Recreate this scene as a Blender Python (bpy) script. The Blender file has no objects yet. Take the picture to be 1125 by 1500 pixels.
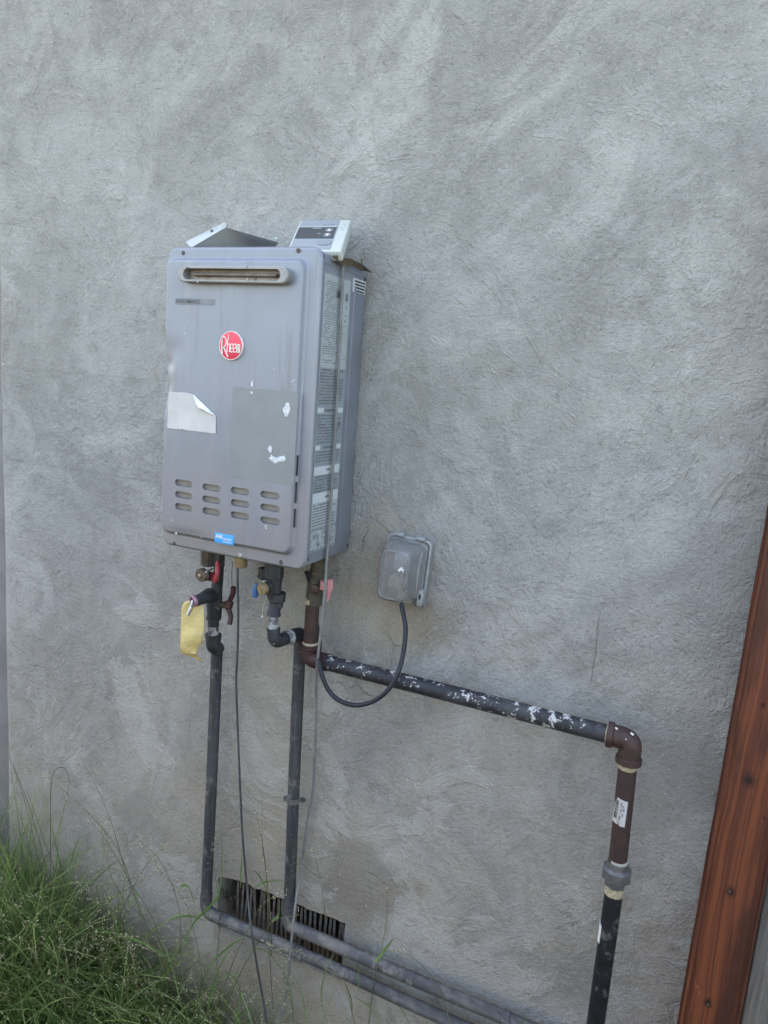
import bpy, bmesh, math, random
import numpy as np
from mathutils import Vector, Matrix, noise as mn
random.seed(7); rng = np.random.default_rng(11)
SC = bpy.context.scene
COL = SC.collection
PI = math.pi
Z0 = 1.42                      # height of the heater's underside above the ground

# ------------------------------------------------------------------ camera, sky, sun, exposure
F = 1086.07                    # focal length in pixels of the 1125 x 1500 photograph
CAM = Vector((1.03405, -1.40804, 0.37349 + Z0))
RIGHT = Vector((0.90855131, 0.41141916, 0.0725864))
DOWN = Vector((0.1374386, -0.13027348, -0.98190603))
FWD = Vector((-0.39451887, 0.90208819, -0.17490502))
cd = bpy.data.cameras.new('camera'); cam = bpy.data.objects.new('camera', cd); COL.objects.link(cam)
cd.sensor_fit = 'VERTICAL'; cd.sensor_height = 24; cd.lens = 24 * F / 1500; cd.clip_start = .02; cd.clip_end = 500
m3 = Matrix((RIGHT, -DOWN, -FWD)).transposed().to_4x4(); m3.translation = CAM
cam.matrix_world = m3
SC.camera = cam

SUN_EL, SUN_AZ = math.radians(52), math.radians(-38)      # behind the wall, to the left
w = bpy.data.worlds.new('World'); SC.world = w; w.use_nodes = True
nt = w.node_tree; bg = nt.nodes['Background']
sky = nt.nodes.new('ShaderNodeTexSky'); sky.sky_type = 'NISHITA'; sky.sun_disc = False
sky.sun_elevation = SUN_EL; sky.sun_rotation = SUN_AZ; sky.air_density = 1.0; sky.dust_density = 2.5; sky.ozone_density = 1.0
nt.links.new(sky.outputs[0], bg.inputs[0]); bg.inputs[1].default_value = 0.13
sl = bpy.data.lights.new('sun', 'SUN'); sl.energy = 4.0; sl.angle = math.radians(.5); sl.color = (1, .95, .87)
so = bpy.data.objects.new('sun', sl); COL.objects.link(so); so.location = (-2, 3, 6)
sd = Vector((math.sin(SUN_AZ) * math.cos(SUN_EL), math.cos(SUN_AZ) * math.cos(SUN_EL), math.sin(SUN_EL)))
so.rotation_euler = sd.to_track_quat('Z', 'Y').to_euler()
SC.view_settings.view_transform = 'Standard'; SC.view_settings.look = 'None'
SC.view_settings.use_white_balance = True; SC.view_settings.white_balance_temperature = 8400; SC.view_settings.white_balance_tint = 9
SC.view_settings.exposure = 3.25; SC.view_settings.gamma = 1; SC.view_settings.use_curve_mapping = False
SC.cycles.max_bounces = 7; SC.cycles.diffuse_bounces = 3; SC.cycles.glossy_bounces = 3; SC.cycles.transmission_bounces = 7
SC.render.resolution_x = 768; SC.render.resolution_y = 1024

def ray(px, py): return RIGHT * ((px - 562.5) / F) + DOWN * ((py - 750) / F) + FWD
def at(px, py, y):
    d = ray(px, py); return CAM + d * ((y - CAM.y) / d.y)
def atx(px, py, x):
    d = ray(px, py); return CAM + d * ((x - CAM.x) / d.x)

# ------------------------------------------------------------------ node helpers
class NT:
    def __init__(s, name):
        s.m = bpy.data.materials.new(name); s.m.use_nodes = True; s.t = s.m.node_tree
        s.b = s.t.nodes['Principled BSDF']; s.tc = s.t.nodes.new('ShaderNodeTexCoord'); s.co = s.tc.outputs['Object']
    def put(s, sock, v):
        if hasattr(v, 'links') or hasattr(v, 'is_linked'): s.t.links.new(v, sock)
        else:
            if hasattr(sock.default_value, '__len__') and not hasattr(v, '__len__'): v = (v,) * len(sock.default_value)
            if hasattr(v, '__len__') and len(v) == 3 and len(sock.default_value) == 4: v = (*v, 1)
            sock.default_value = v
    def n(s, t, **k):
        nd = s.t.nodes.new(t)
        for a, v in k.items(): setattr(nd, a, v)
        return nd
    def scale(s, v, sc=(1, 1, 1), loc=(0, 0, 0), rot=(0, 0, 0)):
        nd = s.n('ShaderNodeMapping'); s.put(nd.inputs[0], v); nd.inputs['Scale'].default_value = sc
        nd.inputs['Location'].default_value = loc; nd.inputs['Rotation'].default_value = rot; return nd.outputs[0]
    def noise(s, sc, det=3, rough=.5, dist=0, co=None):
        nd = s.n('ShaderNodeTexNoise'); s.put(nd.inputs['Vector'], co or s.co); nd.inputs['Scale'].default_value = sc
        nd.inputs['Detail'].default_value = det; nd.inputs['Roughness'].default_value = rough; nd.inputs['Distortion'].default_value = dist
        return nd.outputs[0]
    def vor(s, sc, feat='F1', co=None, rnd=1):
        nd = s.n('ShaderNodeTexVoronoi', feature=feat); s.put(nd.inputs['Vector'], co or s.co); nd.inputs['Scale'].default_value = sc
        nd.inputs['Randomness'].default_value = rnd; return nd.outputs[0]
    def step(s, v, a, b, lo=0., hi=1.):
        nd = s.n('ShaderNodeMapRange', interpolation_type='SMOOTHSTEP'); s.put(nd.inputs[0], v)
        for i, x in enumerate((a, b, lo, hi)): nd.inputs[i + 1].default_value = x
        return nd.outputs[0]
    def math(s, op, a, b=0., c=None):
        nd = s.n('ShaderNodeMath', operation=op); s.put(nd.inputs[0], a); s.put(nd.inputs[1], b)
        if c is not None: s.put(nd.inputs[2], c)
        return nd.outputs[0]
    def mul(s, a, b): return s.math('MULTIPLY', a, b)
    def add(s, a, b): return s.math('ADD', a, b)
    def mix(s, f, a, b, bt='MIX'):
        nd = s.n('ShaderNodeMix', data_type='RGBA', blend_type=bt); s.put(nd.inputs[0], f); s.put(nd.inputs[6], a); s.put(nd.inputs[7], b); return nd.outputs[2]
    def xyz(s, v=None):
        nd = s.n('ShaderNodeSeparateXYZ'); s.put(nd.inputs[0], v or s.co); return nd.outputs
    def bump(s, h, dist=.001, strength=1., prev=None):
        nd = s.n('ShaderNodeBump'); s.put(nd.inputs['Height'], h); nd.inputs['Distance'].default_value = dist; nd.inputs['Strength'].default_value = strength
        if prev is not None: s.put(nd.inputs['Normal'], prev)
        s.t.links.new(nd.outputs[0], s.b.inputs['Normal']); return nd.outputs[0]
    def set(s, **k):
        names = dict(col='Base Color', rough='Roughness', metal='Metallic', spec='Specular IOR Level', trans='Transmission Weight', ior='IOR', alpha='Alpha', coat='Coat Weight', sub='Subsurface Weight')
        for a, v in k.items(): s.put(s.b.inputs[names[a]], v)
        return s

def simple(name, col, rough=.5, metal=0, var=.15, vs=60, bump=0, bs=300, dirt=None, dirtsc=30, dirt_t=(.55, .65), spec=.5):
    q = NT(name)
    v = q.noise(vs, 4, .6)
    c = q.mix(q.step(v, .3, .7), tuple(x * (1 - var) for x in col), tuple(min(1, x * (1 + var)) for x in col))
    if dirt:
        d = q.step(q.noise(dirtsc, 6, .7, .5, q.scale(q.co, loc=(3.1, 1.7, .3))), *dirt_t)
        c = q.mix(d, c, dirt)
        q.set(rough=q.step(d, 0, 1, rough, .85))
    else: q.set(rough=rough)
    q.set(col=c, metal=metal, spec=spec)
    if bump: q.bump(q.noise(bs, 3, .6), bump)
    return q.m

# ------------------------------------------------------------------ mesh builder
class MB:
    def __init__(s): s.v = []; s.f = []
    def addv(s, vs, fs):
        o = len(s.v); s.v += [tuple(a) for a in vs]; s.f += [tuple(i + o for i in f) for f in fs]; return s
    def box(s, c, size, R=None, bev=0):
        hx, hy, hz = [a / 2 for a in size]; c = Vector(c); R = R or Matrix.Identity(3)
        if bev:
            bm = bmesh.new(); bmesh.ops.create_cube(bm, size=1)
            for v in bm.verts: v.co = Vector((v.co.x * size[0], v.co.y * size[1], v.co.z * size[2]))
            bmesh.ops.bevel(bm, geom=bm.edges[:], offset=bev, segments=2, affect='EDGES', profile=.5)
            bm.verts.index_update(); vs = [c + R @ v.co for v in bm.verts]; fs = [[v.index for v in f.verts] for f in bm.faces]; bm.free()
            return s.addv(vs, fs)
        vs = [c + R @ Vector((x * hx, y * hy, z * hz)) for x in (-1, 1) for y in (-1, 1) for z in (-1, 1)]
        return s.addv(vs, [(0, 1, 3, 2), (4, 6, 7, 5), (0, 4, 5, 1), (2, 3, 7, 6), (0, 2, 6, 4), (1, 5, 7, 3)])
    def tube(s, path, r, seg=12, caps=True, twist=0):
        P = [Vector(p) for p in path]; n = len(P); rs = r if hasattr(r, '__len__') else [r] * n
        vs = []; fs = []; up = None
        for i in range(n):
            t = (P[min(i + 1, n - 1)] - P[max(i - 1, 0)])
            if t.length < 1e-9: t = (P[i] - P[i - 1]) if i else (P[1] - P[0])
            if t.length < 1e-9: t = Vector((0, 0, 1))
            t.normalize()
            if up is None:
                up = Vector((0, 1, 0)) if abs(t.y) < .9 else Vector((1, 0, 0))
            up = (up - t * up.dot(t)); up.normalize(); sd_ = t.cross(up)
            for k in range(seg):
                a = 2 * PI * k / seg + twist; vs.append(P[i] + (up * math.cos(a) + sd_ * math.sin(a)) * rs[i])
        for i in range(n - 1):
            for k in range(seg):
                a = i * seg + k; b = i * seg + (k + 1) % seg; fs.append((a, b, b + seg, a + seg))
        if caps: fs.append(tuple(range(seg))[::-1]); fs.append(tuple((n - 1) * seg + k for k in range(seg)))
        return s.addv(vs, fs)
    def lathe(s, a, b, prof, seg=20, twist=0):
        """rings between points a and b: prof = [(t along a-b in metres, radius)]"""
        a = Vector(a); d = (Vector(b) - a).normalized()
        up = Vector((0, 1, 0)) if abs(d.y) < .9 else Vector((0, 0, 1)); up = (up - d * up.dot(d)).normalized(); sd_ = d.cross(up)
        vs = []; n = len(prof); fs = []
        for h, r in prof:
            for k in range(seg):
                an = 2 * PI * k / seg + twist; vs.append(a + d * h + (up * math.cos(an) + sd_ * math.sin(an)) * r)
        for i in range(n - 1):
            for k in range(seg):
                p = i * seg + k; q = i * seg + (k + 1) % seg; fs.append((p, q, q + seg, p + seg))
        fs.append(tuple(range(seg))[::-1]); fs.append(tuple((n - 1) * seg + k for k in range(seg)))
        return s.addv(vs, fs)
    def prism(s, pts, O, U, V, N, h):
        """polygon pts in plane (U,V) at O, pushed along N by h"""
        O, U, V, N = map(Vector, (O, U, V, N)); n = len(pts)
        vs = [O + U * x + V * y for x, y in pts] + [O + U * x + V * y + N * h for x, y in pts]
        fs = [tuple(range(n))[::-1], tuple(range(n, 2 * n))] + [(i, (i + 1) % n, n + (i + 1) % n, n + i) for i in range(n)]
        return s.addv(vs, fs)
    def build(s, name, mat, parent=None, sharp=35, origin=None):
        me = bpy.data.meshes.new(name)
        a = np.array(s.v); c = Vector((a.min(0) + a.max(0)) / 2) if origin is None else Vector(origin)
        me.from_pydata([tuple(Vector(v) - c) for v in s.v], [], s.f); me.validate()
        bm = bmesh.new(); bm.from_mesh(me); bmesh.ops.recalc_face_normals(bm, faces=bm.faces); bm.to_mesh(me); bm.free()
        return link(name, me, mat, parent, c, sharp)

ORI = {}
def link(name, me, mat, parent=None, c=Vector((0, 0, 0)), sharp=35):
    me.name = name
    o = bpy.data.objects.new(name, me); COL.objects.link(o)
    for mm in (mat if isinstance(mat, (list, tuple)) else [mat]): me.materials.append(mm)
    if sharp is not None:
        for p in me.polygons: p.use_smooth = True
        try: me.set_sharp_from_angle(angle=math.radians(sharp))
        except Exception: pass
    c = Vector(c); ORI[o.name] = c
    if parent: o.parent = parent; o.location = c - ORI[parent.name]
    else: o.location = c
    return o
def thing(name, loc, label, cat, group=None):
    o = bpy.data.objects.new(name, None); COL.objects.link(o); o.empty_display_size = .05
    o.location = loc; ORI[o.name] = Vector(loc); o['label'] = label; o['category'] = cat
    if group: o['group'] = group
    return o
def tag(o, label, cat, group=None):
    o['label'] = label; o['category'] = cat
    if group: o['group'] = group
    return o
def kind(o, k): o['kind'] = k; return o

def crom(pts, n=8):
    P = [Vector(p) for p in pts]; P = [P[0] * 2 - P[1]] + P + [P[-1] * 2 - P[-2]]; out = []
    for i in range(1, len(P) - 2):
        a, b, c, d = P[i - 1:i + 3]
        for k in range(n):
            t = k / n
            out.append(.5 * ((2 * b) + (c - a) * t + (2 * a - 5 * b + 4 * c - d) * t * t + (3 * b - a - 3 * c + d) * t ** 3))
    out.append(P[-2]); return out
def bendpath(pts, r, n=8):
    """polyline with rounded corners"""
    P = [Vector(p) for p in pts]; out = [P[0]]
    for i in range(1, len(P) - 1):
        a = (P[i - 1] - P[i]); b = (P[i + 1] - P[i]); rr = min(r, a.length * .49, b.length * .49)
        p0 = P[i] + a.normalized() * rr; p1 = P[i] + b.normalized() * rr
        for k in range(n + 1):
            t = k / n; out.append(p0 * (1 - t) ** 2 + P[i] * 2 * t * (1 - t) + p1 * t * t)
    out.append(P[-1]); return out
def text_obj(name, s, size, O, U, V, mat, parent, extrude=.00015, sx=1., align='LEFT', offset=0., sp=1.):
    cu = bpy.data.curves.new('tmp', 'FONT'); cu.body = s; cu.size = size; cu.extrude = extrude; cu.align_x = align; cu.offset = offset
    cu.space_character = sp; cu.resolution_u = 3
    t = bpy.data.objects.new('tmp', cu); COL.objects.link(t)
    bpy.context.view_layer.update()
    me = bpy.data.meshes.new_from_object(t.evaluated_get(bpy.context.evaluated_depsgraph_get()))
    bpy.data.objects.remove(t); bpy.data.curves.remove(cu)
    U = Vector(U).normalized(); V = Vector(V).normalized(); N = U.cross(V)
    M = Matrix((U * sx, V, N)).transposed().to_4x4(); me.transform(M); me.materials.clear()
    return link(name, me, mat, parent, O, None)

# ------------------------------------------------------------------ materials
JX = at(872, 950, 0).x; JZ0 = at(872, 1012, 0).z; JZ1 = at(870, 890, 0).z
def stucco():
    q = NT('stucco'); X, Y, Z = q.xyz()
    big = q.noise(1.3, 3, .5, .4); med = q.noise(5.5, 4, .68, 1.1)
    cool, warm = (.305, .311, .309), (.338, .313, .272)
    zl = q.step(q.add(Z, q.mul(big, .8)), 1.0, 2.1)
    c = q.mix(zl, warm, cool)  # lower wall colour warmer, imitating warm light bounced off the ground
    c = q.mix(q.step(big, .35, .68, 0, .35), c, (.225, .227, .225))
    # trowel-burnished patches, lighter with ragged edges
    pm = q.step(q.noise(4.2, 6, .7, 2.2, q.scale(q.co, loc=(4, 0, 2))), .525, .585)
    pm2 = q.mul(pm, q.step(q.noise(2.1, 2, .5, 0, q.scale(q.co, loc=(9, 3, 1))), .42, .6))
    c = q.mix(q.mul(pm2, .6), c, (.34, .342, .338))
    mott = q.noise(17, 4, .7, .8, q.scale(q.co, loc=(8, 1, 4))); c = q.mix(q.step(mott, .42, .66, 0, .55), c, (.33, .332, .33)); c = q.mix(q.step(mott, .5, .33, 0, .4), c, (.20, .201, .20))
    dm = q.step(q.noise(6.5, 5, .7, 1.6, q.scale(q.co, loc=(1, 0, 7))), .56, .68)
    c = q.mix(q.mul(dm, .32), c, (.185, .184, .178))
    # vertical drag marks, strongest low down and at the left
    vm = q.step(q.noise(1, 5, .62, .6, q.scale(q.co, (21, 21, 4.5))), .58, .66)
    vmask = q.mul(q.step(Z, 1.5, .9), q.step(X, .55, -.2))
    c = q.mix(q.mul(q.mul(vm, vmask), .6), c, (.37, .37, .36))
    # right side: soft diagonal smears
    dg = q.step(q.noise(1, 6, .65, .8, q.scale(q.scale(q.co, rot=(0, math.radians(38), 0)), (3.2, 8, 12))), .53, .66)
    c = q.mix(q.mul(q.mul(dg, q.step(X, .0, .6, .25, 1)), .5), c, (.37, .378, .38))
    dg2 = q.step(q.noise(1, 5, .72, 1.8, q.scale(q.scale(q.co, rot=(0, math.radians(-28), 0)), (3.6, 8, 9))), .54, .60)
    am = q.noise(1.9, 3, .6, .5, q.scale(q.co, loc=(2, 6, 1)))
    dgm = q.mul(q.mul(dg2, q.step(am, .46, .62)), q.step(Z, Z0 - .2, Z0 + .5)); c = q.mix(q.mul(dgm, .42), c, (.385, .392, .392))
    dk2 = q.step(q.noise(1, 5, .72, 1.5, q.scale(q.scale(q.co, rot=(0, math.radians(50), 0), loc=(3, 0, 5)), (3, 8, 8))), .55, .64)
    dk2 = q.mul(dk2, q.step(am, .56, .42)); c = q.mix(q.mul(dk2, .34), c, (.195, .197, .195))
    c = q.mix(q.step(q.noise(2.3, 5, .66, 1.2, q.scale(q.co, loc=(7, 2, 9))), .42, .66, 0, .6), c, (.200, .202, .200)); c = q.mix(q.step(q.noise(2.9, 5, .68, 1.4, q.scale(q.co, loc=(1, 8, 3))), .50, .68, 0, .6), c, (.40, .406, .40))
    # local stains
    bn = q.mul(q.add(q.noise(11, 5, .65, .5), -.5), 1.5)
    def blob(x, z, sx, sz, seed, amt, colr, e0=.9, e1=.45, base=None):
        dx = q.mul(q.add(X, -x), 1 / sx); dz = q.mul(q.add(Z, -(z + Z0)), 1 / sz)
        d = q.math('SQRT', q.add(q.mul(dx, dx), q.mul(dz, dz)))
        d = q.add(d, bn)
        return q.mix(q.mul(q.step(d, e0, e1), amt), base, colr)
    c = blob(.43, -.76, .17, .13, 1, .62, (.115, .112, .105), base=c)
    c = blob(.40, -.84, .09, .11, 2, .5, (.100, .096, .088), base=c)
    c = blob(.50, -.12, .13, .09, 3, .7, (.22, .19, .145), base=c)
    c = blob(.42, -.08, .15, .24, 4, .65, (.30, .275, .225), base=c)
    c = blob(.20, -.45, .16, .5, 5, .65, (.35, .33, .28), base=c)
    c = blob(.40, -.62, .25, .06, 6, .35, (.37, .365, .34), base=c)
    c = blob(.15, -.8, .6, .35, 8, .4, (.30, .275, .225), base=c)
    c = blob(.02, -.35, .22, .3, 9, .25, (.29, .285, .26), base=c)
    c = blob(-.35, -1.25, .8, .2, 7, .5, (.165, .15, .12), base=c)
    c = blob(.2, -1.2, .5, .14, 12, .4, (.30, .26, .19), base=c)
    lw = q.step(q.noise(3.4, 6, .7, .9, q.scale(q.co, (1, 1, .8), (6, 0, 11))), .53, .58)
    c = q.mix(q.mul(q.mul(lw, q.step(Z, Z0 - .05, Z0 - .3)), .5), c, (.40, .398, .385))
    drp = q.step(q.noise(1, 5, .65, .3, q.scale(q.co, (44, 44, 2.6), (1, 0, 0))), .55, .70)
    drm = q.mul(q.mul(q.step(Z, Z0 - .75, Z0 - .1), q.step(Z, Z0 + .02, Z0 - .03)), q.mul(q.step(X, -.02, .03), q.step(X, .42, .36)))
    c = q.mix(q.mul(q.mul(drp, drm), .5), c, (.165, .145, .115))
    for (zz, a_) in ((at(100, 546, 0).z, .22), (at(100, 686, 0).z, .2)):
        dz_ = q.math('ABSOLUTE', q.add(q.add(Z, q.mul(q.add(q.noise(8, 4), -.5), .016)), -zz)); c = q.mix(q.mul(q.mul(q.step(dz_, .006, .001), q.step(X, -.1, -.2)), a_), c, (.17, .17, .165))
    # grain
    g = q.noise(420, 2, .6); c = q.mix(q.step(g, .3, .72, 0, 1), q.mix(.22, c, (.1, .1, .1)), c)
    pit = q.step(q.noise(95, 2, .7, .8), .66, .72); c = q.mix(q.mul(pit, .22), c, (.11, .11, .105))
    br = q.step(q.noise(160, 3, .6, .5, q.scale(q.co, loc=(2, 2, 2))), .62, .74); c = q.mix(q.mul(br, .28), c, (.50, .50, .48))
    # hairline cracks: one cell network that only breaks through in places
    wv = q.n('ShaderNodeVectorMath', operation='ADD'); q.put(wv.inputs[0], q.co)
    nn = q.n('ShaderNodeTexNoise'); q.put(nn.inputs[0], q.co); nn.inputs['Scale'].default_value = 9; nn.inputs['Detail'].default_value = 5
    sc_ = q.n('ShaderNodeVectorMath', operation='SCALE'); q.put(sc_.inputs[0], nn.outputs[1]); sc_.inputs['Scale'].default_value = .11
    q.put(wv.inputs[1], sc_.outputs[0])
    ed = q.vor(7.5, 'DISTANCE_TO_EDGE', wv.outputs[0])
    near = q.step(q.math('ABSOLUTE', q.add(X, -.40)), .16, .08)
    crk = q.mul(q.mul(q.step(ed, .010, .003), near), q.mul(q.mul(q.step(Z, Z0 + .15, Z0 + .05), q.step(Z, Z0 - .45, Z0 - .3)), q.step(q.noise(6, 2), .5, .62)))
    c = q.mix(q.mul(crk, .4), c, (.12, .085, .075))
    # straight joint on the right part of the wall (mesh lath seam) with a crack
    jx = q.math('ABSOLUTE', q.add(q.add(X, q.mul(q.add(q.noise(9, 3), -.5), .012)), -JX))
    jm = q.mul(q.step(jx, .0014, .0004), q.mul(q.step(Z, JZ0, JZ0 + .03), q.step(Z, JZ1, JZ1 - .03)))
    c = q.mix(q.mul(jm, .28), c, (.07, .07, .07))
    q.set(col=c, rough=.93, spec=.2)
    # relief: float-sanded grain + rough worms in patches
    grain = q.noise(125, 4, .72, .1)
    g2 = q.noise(330, 2, .6, .1)
    worm = q.step(q.noise(30, 5, .78, .35, q.scale(q.co, rot=(0, .6, 0))), .44, .58)
    wm = q.step(q.noise(2.6, 4, .6, .4, q.scale(q.co, loc=(5, 5, 5))), .44, .60)
    wl = q.mul(q.step(X, -.05, -.25), q.mul(q.step(Z, at(100, 690, 0).z, at(100, 680, 0).z), q.step(Z, at(100, 540, 0).z, at(100, 550, 0).z)))   # the band of rougher coat
    wm = q.math('MAXIMUM', wm, wl)
    smooth = q.mul(pm2, .5)
    gm = q.math('SUBTRACT', 1., q.mul(q.step(Z, Z0 - .1, Z0 - .5), q.step(X, .8, .3, 0, .45)))
    h = q.mul(grain, q.mul(q.math('SUBTRACT', 1., smooth), gm))
    h = q.add(h, q.mul(g2, .5)); h = q.add(h, q.mul(q.mul(worm, wm), .30)); c = q.mix(q.step(grain, .44, .30, 0, .5), c, (.11, .11, .108)); c = q.mix(q.step(grain, .58, .72, 0, .4), c, (.46, .465, .46)); q.set(col=c)  # low grain darkened in colour: pit dirt and painted cavity shading
    h = q.add(h, q.mul(pm2, .55)); h = q.add(h, q.mul(lw, .35)); h = q.add(h, q.mul(dgm, .35)); h = q.add(h, q.mul(dk2, -.35)); h = q.add(h, q.mul(dm, -.3)); h = q.add(h, q.mul(q.mul(vm, vmask), .45))
    h = q.add(h, q.mul(med, 1.6)); h = q.add(h, q.mul(crk, -.6)); h = q.add(h, q.mul(pit, -.15))
    h = q.add(h, q.mul(q.step(jx, .014, .002), q.mul(q.step(Z, Z0 - .25, Z0 - .1), q.step(Z, Z0 + .35, Z0 + .2, 0, .45))))
    h = q.add(h, q.mul(jm, -.8))
    q.bump(h, .0045, .95)
    return q.m
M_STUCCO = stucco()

def paint_panel():
    q = NT('heater_paint'); X, Y, Z = q.xyz()
    base = (.178, .203, .252)
    st = q.noise(1, 6, .6, .3, q.scale(q.co, (55, 55, 5)))
    c = q.mix(q.step(st, .42, .72, 0, .3), base, (.23, .25, .285))
    c = q.mix(q.step(q.noise(7, 5, .6, .6), .45, .75, 0, .35), c, (.14, .15, .175))
    sc = q.step(q.noise(1, 8, .75, .9, q.scale(q.scale(q.co, rot=(0, .7, 0)), (45, 45, 14))), .66, .70); c = q.mix(q.mul(sc, .35), c, (.40, .42, .45))
    dr = q.step(q.noise(1, 6, .7, .2, q.scale(q.co, (26, 26, 1.6), (2, 0, 1))), .53, .66); c = q.mix(q.mul(dr, .38), c, (.235, .245, .26))
    dr2 = q.step(q.noise(1, 6, .7, .3, q.scale(q.co, (38, 38, 3), (7, 0, 3))), .56, .70); c = q.mix(q.mul(dr2, .35), c, (.115, .115, .12))
    lowz = q.step(Z, -.02, -.28); c = q.mix(q.mul(lowz, q.step(q.noise(5, 5, .7), .3, .65, .15, .75)), c, (.215, .205, .215))
    sp = q.step(q.noise(130, 3, .6), .70, .74); c = q.mix(q.mul(sp, .6), c, (.14, .13, .12))
    c = q.mix(q.step(q.noise(11, 6, .7, .2, q.scale(q.co, (1, 1, .5), (3, 3, 3))), .58, .75, 0, .3), c, (.19, .185, .18))
    q.set(col=c, metal=.3, rough=q.step(st, .3, .8, .34, .5), spec=.5)
    q.bump(q.add(q.noise(700, 2, .5), q.mul(q.noise(9, 2), 4)), .0001)
    return q.m
M_PAINT = paint_panel()
M_CASE = simple('case_paint', (.178, .200, .240), .45, .2, .12, 14, .0001, 600, (.17, .175, .185), 20, (.56, .8))
M_FLANGE = M_PAINT
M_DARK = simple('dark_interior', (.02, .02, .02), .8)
M_ALU = simple('grille_metal', (.215, .22, .225), .45, .25, .1, 40, .00008, 600, (.36, .34, .31), 60, (.6, .7))
M_BROWNMET = simple('duct_metal', (.17, .15, .135), .45, .5, .3, 25)
M_SCREW = simple('screw_metal', (.07, .06, .055), .6, .4, .4, 200)
M_BOLT = simple('bright_bolt', (.38, .37, .34), .35, .5, .1, 200)
M_RED = simple('badge_red', (.52, .035, .075), .25, .25, .05, 30)
M_CHROME = simple('badge_silver', (.58, .57, .59), .3, .3, .04, 50)
M_BLUE = simple('sticker_blue', (.01, .27, .62), .4, 0, .06, 90)
M_WHITE = simple('white_print', (.58, .60, .62), .5, 0, .03, 90)
M_PAPER = simple('white_paper', (.40, .395, .41), .6, 0, .07, 18, .0002, 60, (.33, .30, .285), 14, (.5, .8))
M_PAPER2 = simple('torn_paper', (.46, .48, .52), .8, 0, .12, 200, .0006, 160)
M_GHOST = simple('sticker_residue', (.165, .186, .203), .55, .25, .05, 20, .0001, 300, (.19, .20, .185), 22, (.5, .9))
M_PRINT = simple('dark_print', (.03, .035, .04), .6, 0, .3, 60)
M_PRINTG = simple('faded_print', (.13, .145, .16), .6, 0, .3, 60)
M_LAB1 = simple('side_label', (.30, .34, .36), .5, 0, .07, 25)
M_LAB2 = simple('faded_label', (.20, .235, .265), .5, 0, .08, 25)
M_LABW = simple('white_label', (.42, .46, .50), .5, 0, .05, 25)
M_PLAS = simple('white_plastic', (.40, .43, .415), .4, 0, .03, 40, 0, 0, (.5, .48, .42), 50, (.66, .8))
M_PLASF = simple('controller_face', (.205, .23, .26), .55, 0, .04, 40)
M_SCREEN = simple('dark_screen', (.035, .042, .05), .45, 0, .1, 40)
M_SHEET = simple('galvanised_sheet', (.42, .45, .45), .55, .2, .12, 12, .0001, 200)
M_LEAF = simple('dry_leaf', (.085, .068, .052), .8, 0, .3, 90, .0006, 120)
M_CORD = simple('grey_cord', (.15, .155, .16), .6, 0, .2, 30)
M_CORD2 = simple('dark_grey_cord', (.055, .06, .068), .6, 0, .2, 30)
M_BCORD = simple('black_cord', (.018, .021, .028), .42, 0, .2, 60, 0, 0, (.2, .2, .2), 70, (.66, .7), spec=.25)
M_INS = simple('pipe_lagging', (.036, .039, .047), .7, 0, .35, 25, .0006, 90, (.105, .105, .108), 18, (.5, .72), spec=.3)
M_INS2 = simple('worn_grey_pipe', (.072, .077, .092), .7, 0, .3, 35, .0006, 140, (.155, .152, .15), 24, (.45, .72), spec=.3)
M_CONC = simple('fitting_black', (.019, .021, .026), .65, .0, .4, 60, .0006, 120, (.22, .23, .24), 45, (.6, .68))
M_BRASSD = simple('dull_brass', (.060, .052, .040), .65, .3, .4, 90, .0004, 200, (.05, .045, .035), 60, (.5, .65))
M_BRASS = simple('brass', (.22, .17, .10), .55, .35, .2, 90, .0002, 200, (.2, .14, .07), 60, (.55, .7))
M_BRASSCAP = simple('brass_cap', (.10, .075, .055), .6, .3, .3, 120, .0003, 200)
M_IRON = simple('red_iron', (.036, .016, .015), .65, .0, .35, 45, .0005, 180, (.13, .07, .055), 60, (.62, .8))
M_IRON2 = simple('maroon_elbow', (.030, .0095, .012), .6, .0, .25, 60, .0005, 200)
M_TAPE = simple('thread_sealant', (.30, .265, .18), .7, 0, .3, 200, .0012, 160, (.12, .08, .05), 130, (.56, .64))
M_WTAPE = simple('white_sealant', (.27, .285, .30), .7, 0, .2, 200, .001, 150, (.08, .085, .09), 70, (.5, .58))
M_GALV = simple('galvanised_union', (.13, .135, .145), .45, .55, .15, 80, .0004, 200, (.2, .2, .19), 70, (.58, .7))
M_LRED = simple('red_lever', (.27, .022, .035), .4, 0, .2, 60)
M_LDRED = simple('worn_red_lever', (.055, .020, .022), .6, .1, .5, 60, .0005, 150)
M_LPINK = simple('faded_pink_lever', (.42, .19, .19), .55, 0, .12, 60)
M_LBLUE = simple('blue_lever', (.02, .085, .21), .45, 0, .2, 60)
M_STEEL = simple('steel', (.35, .34, .33), .4, .8, .2, 90)
M_TAG = simple('yellow_tag_card', (.50, .40, .17), .45, 0, .15, 35, .004, 28, (.44, .40, .26), 25, (.5, .8))
M_STRAW = simple('straw', (.42, .38, .26), .8, 0, .2, 90)
M_VENT = simple('vent_metal', (.105, .10, .095), .75, .1, .4, 60, .0008, 150, (.10, .055, .030), 38, (.45, .6))

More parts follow.
